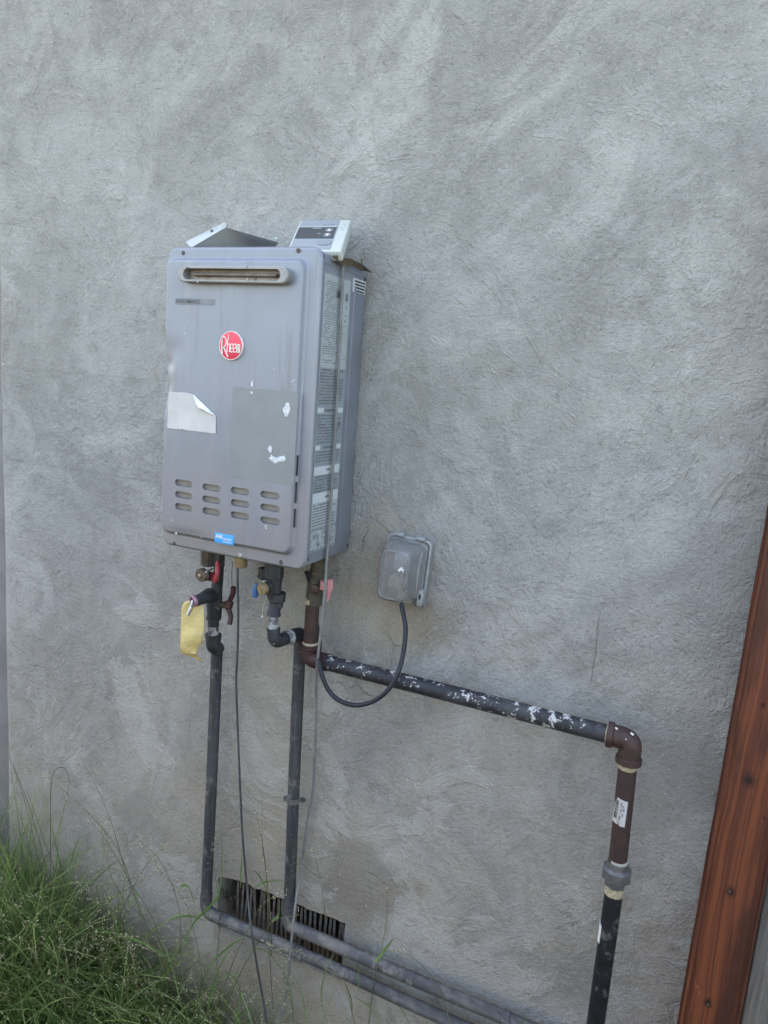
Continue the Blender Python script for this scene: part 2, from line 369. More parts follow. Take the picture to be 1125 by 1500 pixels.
def dusty(name, dark, mid, light, horiz=False, t=.55):
    q = NT(name); sc = (5, 50, 50) if horiz else (60, 60, 5)
    n1 = q.noise(1, 6, .7, .3, q.scale(q.co, sc)); n2 = q.noise(22, 6, .72, .5); n3 = q.noise(8, 3, .5)
    c = q.mix(q.step(n1, .38, .6), dark, mid)
    c = q.mix(q.mul(q.step(n2, t - .06, t + .08), q.step(n3, .4, .6, .25, 1)), c, light)
    c = q.mix(q.step(q.noise(120, 3, .6), .68, .72, 0, .7), c, (.30, .30, .30))
    q.set(col=c, rough=.75, spec=.3); q.bump(q.add(n2, q.mul(q.noise(160), .4)), .0008); return q.m
M_INS = dusty('pipe_lagging', (.026, .028, .034), (.052, .055, .062), (.115, .115, .115))
M_INS2 = dusty('worn_grey_pipe', (.052, .054, .060), (.088, .091, .098), (.16, .155, .145), True, .52)
def gas_black():
    q = NT('painted_black_pipe')
    n1 = q.noise(55, 5, .7, .5); n2 = q.noise(12, 3, .5)
    c = q.mix(q.step(q.noise(60, 4, .6), .3, .7), (.010, .0115, .016), (.024, .026, .033))
    c = q.mix(q.step(n2, .5, .62, 0, .5), c, (.05, .053, .06))
    nz = q.n('ShaderNodeNewGeometry'); N = q.xyz(nz.outputs['True Normal'])[2]
    n4 = q.noise(9, 2, .5); sp = q.step(q.add(q.add(n1, q.mul(N, .06)), q.mul(q.add(n4, -.5), .22)), .600, .625)       # plaster droppings, most on the upper side
    sp2 = q.step(q.noise(85, 3, .6), .68, .7)
    c = q.mix(q.math('MAXIMUM', sp, q.mul(sp2, .6)), c, (.38, .38, .39))
    q.set(col=c, rough=q.step(sp, 0, 1, .55, .9), spec=.35); q.bump(q.add(sp, q.mul(q.noise(150), .4)), .0012); return q.m
M_GAS = gas_black()
M_GASB = simple('clean_black_pipe', (.010, .011, .015), .5, .0, .3, 40, .0004, 200, (.075, .075, .08), 34, (.54, .66), spec=.3)
M_GASR = simple('rust_brown_pipe', (.032, .016, .0165), .62, .0, .25, 45, .0005, 200, (.13, .10, .10), 110, (.70, .74))

def wood(name, a, b, dark, sx=70, knots=(), rough=.6, wobk=7):
    q = NT(name); X, Y, Z = q.xyz()
    wob = q.noise(1, 3, .5, 0, q.scale(q.co, (6, 6, 1.4)))
    co = q.n('ShaderNodeCombineXYZ')
    q.put(co.inputs[0], q.add(q.mul(X, sx), q.mul(wob, wobk))); q.put(co.inputs[1], q.mul(Y, sx)); q.put(co.inputs[2], q.mul(Z, 1.4))
    g = q.noise(1, 4, .6, .5, co.outputs[0])
    c = q.mix(q.step(g, .36, .62), a, b)
    fg = q.noise(1, 5, .7, .2, q.scale(q.co, (420, 420, 6))); c = q.mix(q.step(fg, .5, .68, 0, .5), c, dark)
    bn = q.noise(1, 5, .7, .6, q.scale(q.co, (14, 14, 2.2), (3, 1, 2))); c = q.mix(q.step(bn, .42, .62, 0, .7), c, dark)
    pl = q.step(q.noise(60, 5, .7, .4, q.scale(q.co, (1, 1, .35))), .67, .73); c = q.mix(q.mul(pl, .5), c, tuple(min(1, x * 2.0 + .05) for x in a))
    for (kx, kz, kr) in knots:
        dx = q.mul(q.add(X, -kx), 1 / kr); dz = q.mul(q.add(Z, -kz), .75 / kr)
        d = q.add(q.math('SQRT', q.add(q.mul(dx, dx), q.mul(dz, dz))), q.mul(q.add(q.noise(75, 4, .65, .8), -.5), 1.9))
        c = q.mix(q.mul(q.step(d, 1.9, .8), .6), c, dark)
        c = q.mix(q.step(d, .9, .5, 0, .9), c, (.012, .007, .006))
    q.set(col=c, rough=rough, spec=.3)
    q.bump(q.add(q.mul(g, 1), q.mul(fg, .8)), .0006); return q.m
PCX, PCZ = 1.119 + .0455, 1.1
def kpos(px, py, r_): p = at(px, py, -.1); return (p.x - PCX, p.z - PCZ, r_)
M_WOOD = wood('redwood_stain', (.150, .044, .020), (.082, .024, .014), (.030, .012, .010), 150,
    [kpos(1092, 1143, .0085), kpos(1068, 1307, .0060), kpos(1037, 1471, .0055), kpos(1112, 1033, .0026), kpos(1118, 812, .0022), kpos(1117, 1200, .0022)], wobk=9)
M_GWOOD = wood('weathered_board', (.19, .18, .165), (.12, .112, .105), (.06, .055, .05), 60, rough=.85)
M_ADDFENCE = wood('added_fence_wood', (.15, .135, .115), (.10, .09, .078), (.05, .045, .04), 60, rough=.85)
M_KNOT = simple('knot_wood', (.05, .016, .010), .7, 0, .4, 250, .0005, 300)
M_BARK = simple('dark_timber', (.035, .03, .035), .8, 0, .4, 40, .001, 120)
M_PLASTER2 = simple('smooth_plaster', (.165, .163, .17), .9, 0, .15, 8, .0006, 150)

def soil():
    q = NT('soil'); n = q.noise(14, 8, .7); c = q.mix(q.step(n, .35, .65), (.045, .038, .028), (.12, .10, .075))
    far = q.noise(.7, 4); c = q.mix(q.step(far, .45, .6, 0, .7), c, (.07, .085, .035))
    q.set(col=c, rough=.95, spec=.2); q.bump(q.add(n, q.noise(80, 4)), .012); return q.m
M_SOIL = soil()
def grassm(name, a, b, tip):
    q = NT(name)
    oi = q.n('ShaderNodeAttribute', attribute_name='tint'); f = oi.outputs['Fac']
    c = q.mix(f, a, b)
    ti = q.n('ShaderNodeAttribute', attribute_name='along').outputs['Fac']
    c = q.mix(q.step(ti, .6, 1, 0, .45), c, tip)
    q.set(col=c, rough=.45, spec=.4)
    tr = q.n('ShaderNodeBsdfTranslucent'); q.put(tr.inputs[0], c); mx = q.n('ShaderNodeMixShader'); mx.inputs[0].default_value = .35
    q.t.links.new(q.b.outputs[0], mx.inputs[1]); q.t.links.new(tr.outputs[0], mx.inputs[2])
    q.t.links.new(mx.outputs[0], q.t.nodes['Material Output'].inputs[0]); return q.m
M_GRASS = grassm('grass_green', (.070, .155, .045), (.25, .38, .13), (.40, .42, .20))
M_STALK = grassm('seed_stalk', (.085, .10, .045), (.21, .21, .115), (.30, .28, .17))
M_SEED = simple('grass_seed', (.58, .53, .36), .7, 0, .25, 400)

def poly():
    q = NT('clear_polycarbonate')
    sm = q.step(q.noise(30, 5, .7, .5), .4, .75, .0, .5)
    q.set(col=(.86, .88, .90), rough=.07, trans=.93, ior=1.25)
    df = q.n('ShaderNodeBsdfDiffuse'); q.put(df.inputs[0], (.26, .27, .28)); mx = q.n('ShaderNodeMixShader')
    q.put(mx.inputs[0], q.add(.05, q.mul(sm, .32)))
    q.t.links.new(q.b.outputs[0], mx.inputs[1]); q.t.links.new(df.outputs[0], mx.inputs[2])
    q.t.links.new(mx.outputs[0], q.t.nodes['Material Output'].inputs[0]); return q.m
M_POLY = poly()
M_OUTGREY = simple('outlet_grey', (.14, .145, .15), .5, 0, .06, 60)
M_BASEG = simple('box_base_grey', (.19, .205, .215), .45, 0, .1, 50, 0, 0, (.2, .18, .14), 60, (.6, .75))

# ------------------------------------------------------------------ ground and walls
g = MB(); n = 60
gx = sorted(set(list(np.linspace(-40, -3, 12)) + list(np.linspace(-3, 3, 70)) + list(np.linspace(3, 40, 12))))
gy = sorted(set(list(np.linspace(-40, -2, 12)) + list(np.linspace(-2, .4, 40)) + list(np.linspace(.4, 40, 12))))
vs = []; fs = []
for j, y in enumerate(gy):
    for i, x in enumerate(gx):
        k = 1 if (abs(x) < 3 and -2 < y < .4) else 0
        vs.append((x, y, k * (.02 * mn.noise(Vector((x * 5, y * 5, 0))) + .012 * mn.noise(Vector((x * 17, y * 17, 3))))))
for j in range(len(gy) - 1):
    for i in range(len(gx) - 1):
        a = j * len(gx) + i; fs.append((a, a + 1, a + 1 + len(gx), a + len(gx)))
g.addv(vs, fs); kind(g.build('ground', M_SOIL, None, None, (0, 0, 0)), 'structure')

WX0 = -.7280; WTOP = 4.0; WX1 = 4.0
VX0, VX1, VZ0, VZ1 = .036, .396, Z0 - 1.045, Z0 - .890        # foundation vent opening
def wall_y(x, z):
    y = .004 * mn.noise(Vector((x * 2.2, 1, z * 2.2))) + .0016 * mn.noise(Vector((x * 7, 5, z * 7))) + .0007 * mn.noise(Vector((x * 23, 5, z * 19)))
    e = min(abs(x - WX0) / .02, 1); y += .008 * (1 - e) ** 2
    # thin proud edge of the rough coat band at the left
    if x < -.1 and 0: pass
    return y + .001
mb = MB()
xs = list(np.arange(WX0, 1.6, .011)) + [1.8, 2.2, 3, WX1]; zs = [-.3, .1] + list(np.arange(.2, 2.75, .011)) + [2.9, WTOP]
xs = sorted([x for x in xs if min(abs(x - VX0), abs(x - VX1)) > .004] + [VX0, VX1]); zs = sorted([z for z in zs if min(abs(z - VZ0), abs(z - VZ1)) > .004] + [VZ0, VZ1])
nx = len(xs); vs = []; fs = []
for z in zs:
    for x in xs:
        dx = dz = 0
        if abs(z - VZ1) < 1e-6 and VX0 - .001 <= x <= VX1 + .001: dz = .007 * mn.noise(Vector((x * 45, 0, 1))) + .003 - .010 * max(0, (.09 - x) / .06)
        if abs(z - VZ0) < 1e-6 and VX0 - .001 <= x <= VX1 + .001: dz = .007 * mn.noise(Vector((x * 45, 0, 7)))
        if abs(x - VX1) < 1e-6 and VZ0 - .001 <= z <= VZ1 + .001: dx = .004 * mn.noise(Vector((0, z * 50, 7)))
        if abs(x - VX0) < 1e-6 and VZ0 - .001 <= z <= VZ1 + .001: dx = .008 * mn.noise(Vector((0, z * 50, 9)))
        vs.append((x + dx, wall_y(x, z), z + dz))
for j in range(len(zs) - 1):
    for i in range(nx - 1):
        if xs[i] >= VX0 - 1e-6 and xs[i + 1] <= VX1 + 1e-6 and zs[j] >= VZ0 - 1e-6 and zs[j + 1] <= VZ1 + 1e-6: continue
        a = j * nx + i; fs.append((a, a + 1, a + 1 + nx, a + nx))
# returns: sides, top and back of the thick wall, and the jagged jambs of the vent opening
base = len(vs); T = .28
def strip(idx, back):
    o = len(vs)
    for i in idx: vs.append((vs[i][0], back, vs[i][2]))
    for k in range(len(idx) - 1): fs.append((idx[k], idx[k + 1], o + k + 1, o + k))
nz = len(zs)
strip([j * nx for j in range(nz)], T); strip([j * nx + nx - 1 for j in range(nz)], T); strip([(nz - 1) * nx + i for i in range(nx)], T)
ix = [i for i in range(nx) if VX0 - 1e-6 <= xs[i] <= VX1 + 1e-6]; jz = [j for j in range(nz) if VZ0 - 1e-6 <= zs[j] <= VZ1 + 1e-6]
strip([jz[-1] * nx + i for i in ix], .12); strip([jz[0] * nx + i for i in ix], .12)
strip([j * nx + ix[0] for j in jz], .12); strip([j * nx + ix[-1] for j in jz], .12)
o = len(vs); vs += [(WX0, T, -.3), (WX1, T, -.3), (WX1, T, WTOP), (WX0, T, WTOP)]; fs.append((o, o + 1, o + 2, o + 3))
mb.addv(vs, fs)
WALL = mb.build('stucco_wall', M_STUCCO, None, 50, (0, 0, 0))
tag(WALL, 'grey sand-textured stucco house wall with patchy trowel marks carrying the water heater', 'wall')

# foundation vent: recess + bars (parts of the wall)
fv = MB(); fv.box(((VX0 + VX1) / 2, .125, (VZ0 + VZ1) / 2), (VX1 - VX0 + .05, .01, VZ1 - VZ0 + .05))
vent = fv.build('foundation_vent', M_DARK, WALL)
nb = 27; pitch = (VX1 - .004 - VX0) / nb
sm = None
for i in range(nb):
    x = VX0 + .008 + i * pitch
    if i < 3: continue                                    # the first bars are broken out
    s_ = MB(); lean = math.radians(random.gauss(0, 2.2)); tw = Matrix.Rotation(math.radians(28 + random.uniform(-8, 8)), 3, 'Z') @ Matrix.Rotation(lean, 3, 'Y')
    s_.box((x, .020 + random.uniform(-.002, .002), (VZ0 + VZ1) / 2), (.0055, .010, VZ1 - VZ0 + .03), tw)
    s_.build('slat', M_VENT, vent)
s_ = MB(); s_.box(((VX0 + VX1) / 2 + .01, .030, (VZ0 + VZ1) / 2 + .002), (VX1 - VX0 - .02, .004, .006)); s_.build('cross_bar', M_VENT, vent)
# rubble and a crumpled scrap in the broken corner of the vent
for k in range(14):
    s_ = MB(); r = random.uniform(.003, .007); c = Vector((VX0 + random.uniform(.0, .05), random.uniform(-.002, .03), VZ1 - random.uniform(.03, .08)))
    bm = bmesh.new(); bmesh.ops.create_icosphere(bm, subdivisions=1, radius=r)
    vv = [c + v.co * random.uniform(.6, 1.3) for v in bm.verts]; ff = [[v.index for v in f.verts] for f in bm.faces]; bm.free(); s_.addv(vv, ff)
    s_.build('mortar_lump', M_SOIL, vent)

# the neighbouring smoother wall beyond the corner, with dark timber at its foot
mb = MB(); mb.box((-2.752, .155, (WTOP - .02) / 2 ), (4.05, .26, WTOP + .02)); nw = mb.build('plaster_wall', M_PLASTER2)
tag(nw, 'smooth pale plaster wall set back at the far left edge', 'wall')
tz = at(3, 1128, .03).z; mb = MB(); mb.box((-1.6, .13, tz / 2 - .01), (1.742, .2, tz + .02), bev=.006); tb = mb.build('timber_sill', M_BARK)
tag(tb, 'dark timber block at the foot of the far left wall', 'timber')

# ------------------------------------------------------------------ redwood post and boards
px0 = 1.119; pw = .091
def rough_box(c, size, name, mat, parent, seed, amp=.0015, bev=.004, step=.06):
    """long timber with slightly uneven arrises"""
    b = MB(); w_, d_, h_ = size; nz_ = int(h_ / step); prof = []
    for (sx, sy) in ((-1, -1), (1, -1), (1, 1), (-1, 1)):
        cx, cy = sx * w_ / 2, sy * d_ / 2
        prof += [(cx - (sx * bev if (sx * sy > 0) else 0), cy - (0 if sx * sy > 0 else sy * bev)), (cx - (0 if sx * sy > 0 else sx * bev), cy - (sy * bev if sx * sy > 0 else 0))]
    vs = []; n_ = len(prof)
    for k in range(nz_ + 1):
        z = -h_ / 2 + h_ * k / nz_
        for i, (x, y) in enumerate(prof):
            a = amp * mn.noise(Vector((i * 3.1, z * 9, seed)))
            vs.append((c[0] + x + a, c[1] + y + a * .6, c[2] + z))
    fs = [tuple(range(n_)), tuple(nz_ * n_ + i for i in range(n_))]
    for k in range(nz_):
        for i in range(n_): a = k * n_ + i; b_ = k * n_ + (i + 1) % n_; fs.append((a, b_, b_ + n_, a + n_))
    b.addv(vs, fs); return b.build(name, mat, parent)
post = thing('fence_post', (px0 + pw / 2, -.055, 0), 'red-brown stained square wooden post standing against the stucco at the right edge', 'post')
tim = rough_box((px0 + pw / 2, -.055, 1.1), (pw, .09, 2.3), 'timber', M_WOOD, post, 3); tim.rotation_euler.y = .0088; tim.location.x += .0036
for (kx, ky) in ((1068.5, 1306), (1037, 1472)):
    p = at(kx, ky, -.1); b = MB(); b.lathe(p, p + Vector((0, -1, 0)), [(-.002, .0022), (.0006, .0022), (.0009, .001)], 10); b.build('nail', M_SCREW, post)
fence = thing('board_fence', (1.6, -.05, 0), 'weathered grey vertical fence boards just right of the red-brown post', 'fence')
x = px0 + pw + .007
for i in range(6):
    rough_box((x + .069, -.055, 1.0), (.138, .02, 2.0), 'board', M_GWOOD, fence, 11 + i, .001, .002); x += .143
b = MB(); b.box((1.64, -.028, 1.5), (.86, .034, .09)); b.build('rail', M_GWOOD, fence)
b = MB(); b.box((1.64, -.028, .4), (.86, .034, .09)); b.build('rail', M_GWOOD, fence)

# fence added behind the camera to shade and tint the lower part of the wall
yard = thing('added_shade_fence', (0, -2.7, 0), 'brown board fence added out of view to shade the lower stucco wall', 'fence')
mesh0 = None
for i in range(56):
    x = -4.6 + i * .165
    if mesh0 is None:
        b = MB(); b.box((x, -2.7, .93), (.155, .022, 1.86), bev=.002); o0 = b.build('board', M_ADDFENCE, yard); mesh0 = o0.data
    else:
        o1 = o0.copy(); COL.objects.link(o1); o1.location = o0.location + Vector((x + 4.6, random.uniform(-.003, .003), random.uniform(-.01, .01)))
for zz in (.35, 1.5): b = MB(); b.box((0, -2.735, zz), (9.3, .04, .09)); b.build('rail', M_ADDFENCE, yard)

# ------------------------------------------------------------------ the water heater
W, H, D = .35, .600, .2066
heater = thing('water_heater', (W / 2, 0, Z0), 'grey outdoor tankless gas water heater with a round red badge, fixed to the wall', 'water heater')
def hz(z): return z + Z0
# case
b = MB(); b.box((W / 2, -.0975, hz(.3)), (W - .014, .191, H - .014), bev=.004); case = b.build('case', M_CASE, heater)
# side face detail: raised lip and seam
b = MB(); b.box((.3432, -.052, hz(.30)), (.0030, .006, .50), bev=.0012); b.build('side_rib', M_CASE, heater)
b = MB(); b.box((.3430, -.1, hz(.575)), (.0020, .185, .0025)); b.build('top_seam', M_CASE, heater)
for (yy, zz) in ((-.18, .02), (-.012, .018), (-.185, .585), (-.012, .57)):
    b = MB(); p = Vector((.343, yy, hz(zz))); b.lathe(p, p + Vector((1, 0, 0)), [(-.001, .0038), (.0012, .0036), (.0018, .0022)], 12); b.build('screw', M_SCREW, heater)

# front cover: height field with pressed rim, dents, and pockets
def rr_sdf(x, z, x0, x1, z0, z1, r):
    cx, cz = (x0 + x1) / 2, (z0 + z1) / 2; qx = abs(x - cx) - (x1 - x0) / 2 + r; qz = abs(z - cz) - (z1 - z0) / 2 + r
    return min(max(qx, qz), 0) + math.hypot(max(qx, 0), max(qz, 0)) - r
def ss(a, b, t): t = max(0, min(1, (t - a) / (b - a))); return t * t * (3 - 2 * t)
PX0, PX1, PZ0, PZ1 = .0035, .3235, .0265, .579
def front_y(x, z):
    s1 = rr_sdf(x, z, PX0, PX1, PZ0, PZ1, .020)
    h = .0125 * ss(.0005, -.0085, s1)
    s0 = rr_sdf(x, z, 0, W, 0, H, .022); h -= .006 * ss(-.006, 0, s0) ** 2          # turned-back outer lip
    h += .0011 * mn.noise(Vector((x * 9, 3, z * 6))) * ss(0, -.05, s1)
    h -= .0095 * math.exp(-((x - .002) / .020) ** 2 - ((z - .335) / .05) ** 2); h -= .0035 * math.exp(-((x - .018) / .012) ** 2 - ((z - .375) / .014) ** 2)
    h -= .0022 * math.exp(-((x - .02) / .03) ** 2 - ((z - .40) / .02) ** 2)
    h -= .0025 * math.exp(-((x - .075) / .05) ** 2 - ((z - .035) / .008) ** 2)
    h += .0012 * mn.noise(Vector((x * 30, 9, 2))) * math.exp(-((z - PZ0) / .008) ** 2)
    return -.2066 + .006 - h
def mid(a, b, n): return list(np.linspace(a, b, n))
us = sorted(set(mid(0, .018, 14) + mid(.018, .31, 70) + mid(.31, .328, 14) + mid(.328, .35, 10)))
vsz = sorted(set(mid(0, .008, 7) + mid(.008, .02, 6) + mid(.02, .045, 18) + mid(.045, .56, 110) + mid(.56, .585, 18) + mid(.585, .6, 10)))
vs = []; fs = []; nu = len(us)
for z in vsz:
    ins = 0; r = .022
    if z < r: ins = r - math.sqrt(max(0, r * r - (r - z) ** 2))
    elif z > H - r: ins = r - math.sqrt(max(0, r * r - (z - H + r) ** 2))
    for u in us:
        x = ins + (W - 2 * ins) * (u / W)
        push = .006 * math.exp(-((z - .325) / .035) ** 2) * ss(.10, 0, x) + .0015 * math.exp(-((z - .5) / .03) ** 2) * ss(.05, 0, x)
        vs.append((x + push, front_y(x, z), hz(z)))
nf = len(vs)
for z_, (x, y, z) in enumerate(list(vs)): vs.append((x, -.2066 + .0125, z))
nv = len(vsz)
for j in range(nv - 1):
    for i in range(nu - 1):
        a = j * nu + i; fs.append((a, a + 1, a + 1 + nu, a + nu)); fs.append((nf + a, nf + a + nu, nf + a + 1 + nu, nf + a + 1))
for j in range(nv - 1):
    for e in (0, nu - 1): a = j * nu + e; fs.append((a, a + nu, nf + a + nu, nf + a))
for i in range(nu - 1):
    for e in (0, (nv - 1) * nu): a = e + i; fs.append((a, a + 1, nf + a + 1, nf + a))
b = MB(); b.addv(vs, fs)
cover = b.build('front_cover', M_PAINT, heater, 40)
# cutters
def capsule(cx, cz, w_, h_, n_=8):
    r = h_ / 2; pts = []
    for k in range(n_ + 1): a = PI / 2 + PI * k / n_; pts.append((cx - w_ / 2 + r + r * math.cos(a), cz + r * math.sin(a)))
    for k in range(n_ + 1): a = -PI / 2 + PI * k / n_; pts.append((cx + w_ / 2 - r + r * math.cos(a), cz + r * math.sin(a)))
    return pts
FY = -.2131
cut = MB(); SLOTS = []
for cpx in (269, 309, 351, 395):
    col_ = {269: (269, (708, 725.5, 743)), 309: (309.5, (714.5, 732, 749.5)), 351: (351.5, (719.5, 737.5, 755.5)), 395: (395.5, (725.5, 744, 763))}[cpx]
    for yy in col_[1]:
        p = at(col_[0], yy, FY); SLOTS.append(p)
        cut.prism(capsule(p.x, p.z, .0440, .0132), (0, FY + .0075, 0), (1, 0, 0), (0, 0, 1), (0, -1, 0), .03)
for (a, c_) in (((441, 667), (440, 697)), ((439.5, 706), (438, 737)), ((437, 745), (435, 773))):
    p = atx(*a, .3265); r_ = atx(*c_, .3265)
    cut.box((.3225, -.2070, (p.z + r_.z) / 2), (.0035, .010, abs(p.z - r_.z)))
co_ = cut.build('cutter', M_DARK, None)
md = cover.modifiers.new('cut', 'BOOLEAN'); md.object = co_; md.operation = 'DIFFERENCE'; md.solver = 'EXACT'
bpy.context.view_layer.update()
me2 = bpy.data.meshes.new_from_object(cover.evaluated_get(bpy.context.evaluated_depsgraph_get()))
cover.modifiers.clear(); cover.data = me2; me2.materials.clear(); me2.materials.append(M_PAINT)
for p in me2.polygons: p.use_smooth = True; p.material_index = 0
me2.set_sharp_from_angle(angle=math.radians(40))
bpy.data.objects.remove(co_)
M_SLOT = simple('slot_backing', (.17, .16, .15), .5, .3, .15, 60)
for p in SLOTS:
    b = MB(); b.prism(capsule(p.x, p.z, .0430, .0122), (0, FY + .0074, 0), (1, 0, 0), (0, 0, 1), (0, -1, 0), .0016); b.build('louver', M_SLOT, heater)
for (a, c_) in (((441, 667), (440, 697)), ((439.5, 706), (438, 737)), ((437, 745), (435, 773))):
    p = atx(*a, .3265); r_ = atx(*c_, .3265)
    b = MB(); b.box((.3226, -.2035, (p.z + r_.z) / 2), (.0031, .0010, abs(p.z - r_.z) - .0006)); b.build('side_slot', M_DARK, heater)
for (sx_, sy_, m_, r_) in ((268.5, 370.5, M_SCREW, .0042), (437, 367, M_SCREW, .0045), (255, 796, M_SCREW, .0042), (411.5, 823.5, M_SCREW, .0045), (351.5, 813.5, M_BOLT, .0046), (295, 787, M_BOLT, .0022), (441, 367.5, M_SCREW, .0012)):
    p = at(sx_, sy_, -.2008); b = MB(); b.lathe(p, p + Vector((0, -1, 0)), [(-.004, r_), (.0002, r_), (.0010, r_ * .75), (.0010, r_ * .35), (.0003, r_ * .3)], 14); b.build('screw', m_, heater)

# exhaust grille
def ring_prism(name, outer, inner, y0, y1, mat, parent, ins=.0):
    b = MB(); n_ = len(outer)
    def lay(pts, y): o_ = len(b.v); b.v += [(x, y, z) for x, z in pts]; return o_
    a0 = lay(outer, y0); a1 = lay(outer, y1 + .002); cx = sum(p[0] for p in outer) / n_; cz = sum(p[1] for p in outer) / n_
    a2 = lay([(x - (.0018 if x > cx else -.0018), z - (.0018 if z > cz else -.0018)) for x, z in outer], y1)
    b1 = lay(inner, y1); b0 = lay(inner, y0)
    for (p, q_) in ((a0, a1), (a1, a2), (a2, b1), (b1, b0)):
        for i in range(n_): j = (i + 1) % n_; b.f.append((p + i, p + j, q_ + j, q_ + i))
    return b.build(name, mat, parent, 30)
pl = at(262, 403, -.233); pr = at(417, 400, -.233); gcx = (pl.x + pr.x) / 2; gcz = (pl.z + pr.z) / 2 ; gw = pr.x - pl.x + .012
outer = capsule(gcx, gcz, gw, .0300, 12); inner = capsule(gcx - .001, gcz, gw - .030, .0205, 12)
inner = [(gcx - .001 + (x - gcx + .001), z) for x, z in inner]
grille = ring_prism('exhaust_grille', outer, inner, -.211, -.231, M_ALU, heater)
b = MB(); b.prism(capsule(gcx, gcz, gw - .03, .026, 12), (0, -.2135, 0), (1, 0, 0), (0, 0, 1), (0, -1, 0), .0015); b.build('duct', M_BROWNMET, grille)
b = MB(); b.tube([(gcx - gw / 2 + .03, -.2195, gcz + .001), (gcx + gw / 2 - .03, -.2195, gcz + .001)], .0035, 10); b.build('baffle', M_BROWNMET, grille)
for (sx_, sy_) in ((274, 393), (290, 413), (363, 409), (361, 391), (374, 409)):
    p = at(sx_, sy_, -.231); b = MB(); b.box(p, (.0035, .003, .0035), Matrix.Rotation(random.random(), 3, 'Y')); b.build('mesh_clip', M_SCREW if sx_ in (274, 374) else M_ALU, grille)

# badge: red disc, silver rim, raised lettering
bc = at(339.5, 506.5, -.2145); R0 = .0272
badge = MB(); badge.lathe(bc + Vector((0, .002, 0)), bc + Vector((0, -1, 0)), [(0, R0), (.004, R0), (.0052, R0 * .98), (.0052, R0 * .945), (.0044, R0 * .94)], 48); badge = badge.build('badge', M_CHROME, heater, 30)
b = MB(); prof = [(-.001, R0 * .935)] + [(.0030 + .0013 * (1 - (t * t)), R0 * .935 * t) for t in (1, .8, .6, .4, .2, .05)]; b.lathe(bc, bc + Vector((0, -1, 0)), prof, 48); b.build('badge_face', M_RED, badge, 60)
def stroke(mb_, pts, w0, w1, y):
    w0 *= .72; w1 *= .72
    P = [Vector((a, 0, c)) for a, c in pts]; L = []; Rr = []
    for i, p in enumerate(P):
        t = (P[min(i + 1, len(P) - 1)] - P[max(i - 1, 0)]).normalized(); nn_ = Vector((-t.z, 0, t.x)); ww = w0 + (w1 - w0) * i / (len(P) - 1)
        L.append(p + nn_ * ww / 2); Rr.append(p - nn_ * ww / 2)
    vs_ = [(v.x, y, v.z) for v in L + Rr] + [(v.x, y - .0009, v.z) for v in L + Rr]; n_ = len(P); f_ = []
    for i in range(n_ - 1):
        a, c_, d, e = i, i + 1, n_ + i + 1, n_ + i; f_ += [(a, c_, d, e), tuple(2 * n_ + k for k in (a, c_, d, e)), (a, c_, 2 * n_ + c_, 2 * n_ + a), (e, d, 2 * n_ + d, 2 * n_ + e)]
    f_ += [(0, n_, 3 * n_, 2 * n_), (n_ - 1, 2 * n_ - 1, 4 * n_ - 1, 3 * n_ - 1)]
    mb_.addv(vs_, f_)
def bp(u, v): return (bc.x + u * R0, bc.z + v * R0)           # badge units, radius 1
YB = bc.y - .0040
b = MB()
stroke(b, [bp(-.66, -.62), bp(-.71, -.2), bp(-.72, .2), bp(-.66, .48)], .0030, .0022, YB)
def arc(pts): return [(p.x, p.z) for p in crom([Vector((a, 0, c)) for a, c in pts], 5)]
stroke(b, arc([bp(-.70, .42), bp(-.55, .58), bp(-.38, .42), bp(-.36, .12), bp(-.52, -.12), bp(-.62, -.16)]), .0022, .0022, YB)
stroke(b, [bp(-.54, -.16), bp(-.34, -.5), bp(-.16, -.78)], .0026, .0030, YB)
stroke(b, [bp(-.16, .74), bp(-.19, .5), bp(-.24, .3), bp(-.24, -.1), bp(-.26, -.46)], .0018, .0026, YB)
stroke(b, arc([bp(-.23, .02), bp(-.12, .12), bp(-.04, .02), bp(-.05, -.46)]), .0018, .0026, YB)
for cx_ in (.13, .38):
    stroke(b, arc([bp(cx_ - .09, -.18), bp(cx_ + .10, -.14), bp(cx_ + .09, .06), bp(cx_, .13), bp(cx_ - .10, .02), bp(cx_ - .11, -.22), bp(cx_ - .04, -.44), bp(cx_ + .10, -.38)]), .0019, .0019, YB)
for a_ in ([bp(.56, .12), bp(.57, -.46)], ): stroke(b, a_, .0026, .0026, YB)
stroke(b, arc([bp(.57, .02), bp(.64, .12), bp(.69, .02), bp(.69, -.46)]), .0018, .0024, YB)
stroke(b, arc([bp(.69, .02), bp(.76, .11), bp(.80, .02), bp(.80, -.44)]), .0018, .0024, YB)
b.build('badge_lettering', M_CHROME, badge, None)

# printed words
p0 = at(258, 441, FY); p1 = at(314, 441, FY)
b = MB(); b.box(((p0.x + p1.x) / 2, FY - .0004, p0.z), (p1.x - p0.x + .004, .0006, .0115)); b.build('name_strip', simple('strip_grey', (.135, .15, .175), .5, .1), heater)
pw_ = p1.x - p0.x
text_obj('name_print', 'PERFORMANCE', .0103, (p0.x, FY - .0008, p0.z - .0037), (1, 0, 0), (0, 0, 1), M_PRINT, heater, sx=.88 * pw_ / .092 * .93, offset=.00005)
text_obj('name_print', 'PLUS', .0103, (p0.x + pw_ * .735, FY - .0008, p0.z - .0037), (1, 0, 0), (0, 0, 1), simple('strip_pale', (.21, .23, .26), .5), heater, sx=.8)
ps = at(328.5, 789.5, FY)
b = MB(); b.prism(capsule(ps.x, ps.z, .046, .021, 8), (0, FY + .001, 0), (1, 0, 0), (0, 0, 1), (0, -1, 0), .0016)
b = MB(); b.box((ps.x, FY - .0002, ps.z), (.046, .0012, .0205), bev=.0005); st = b.build('certified_sticker', M_BLUE, heater)
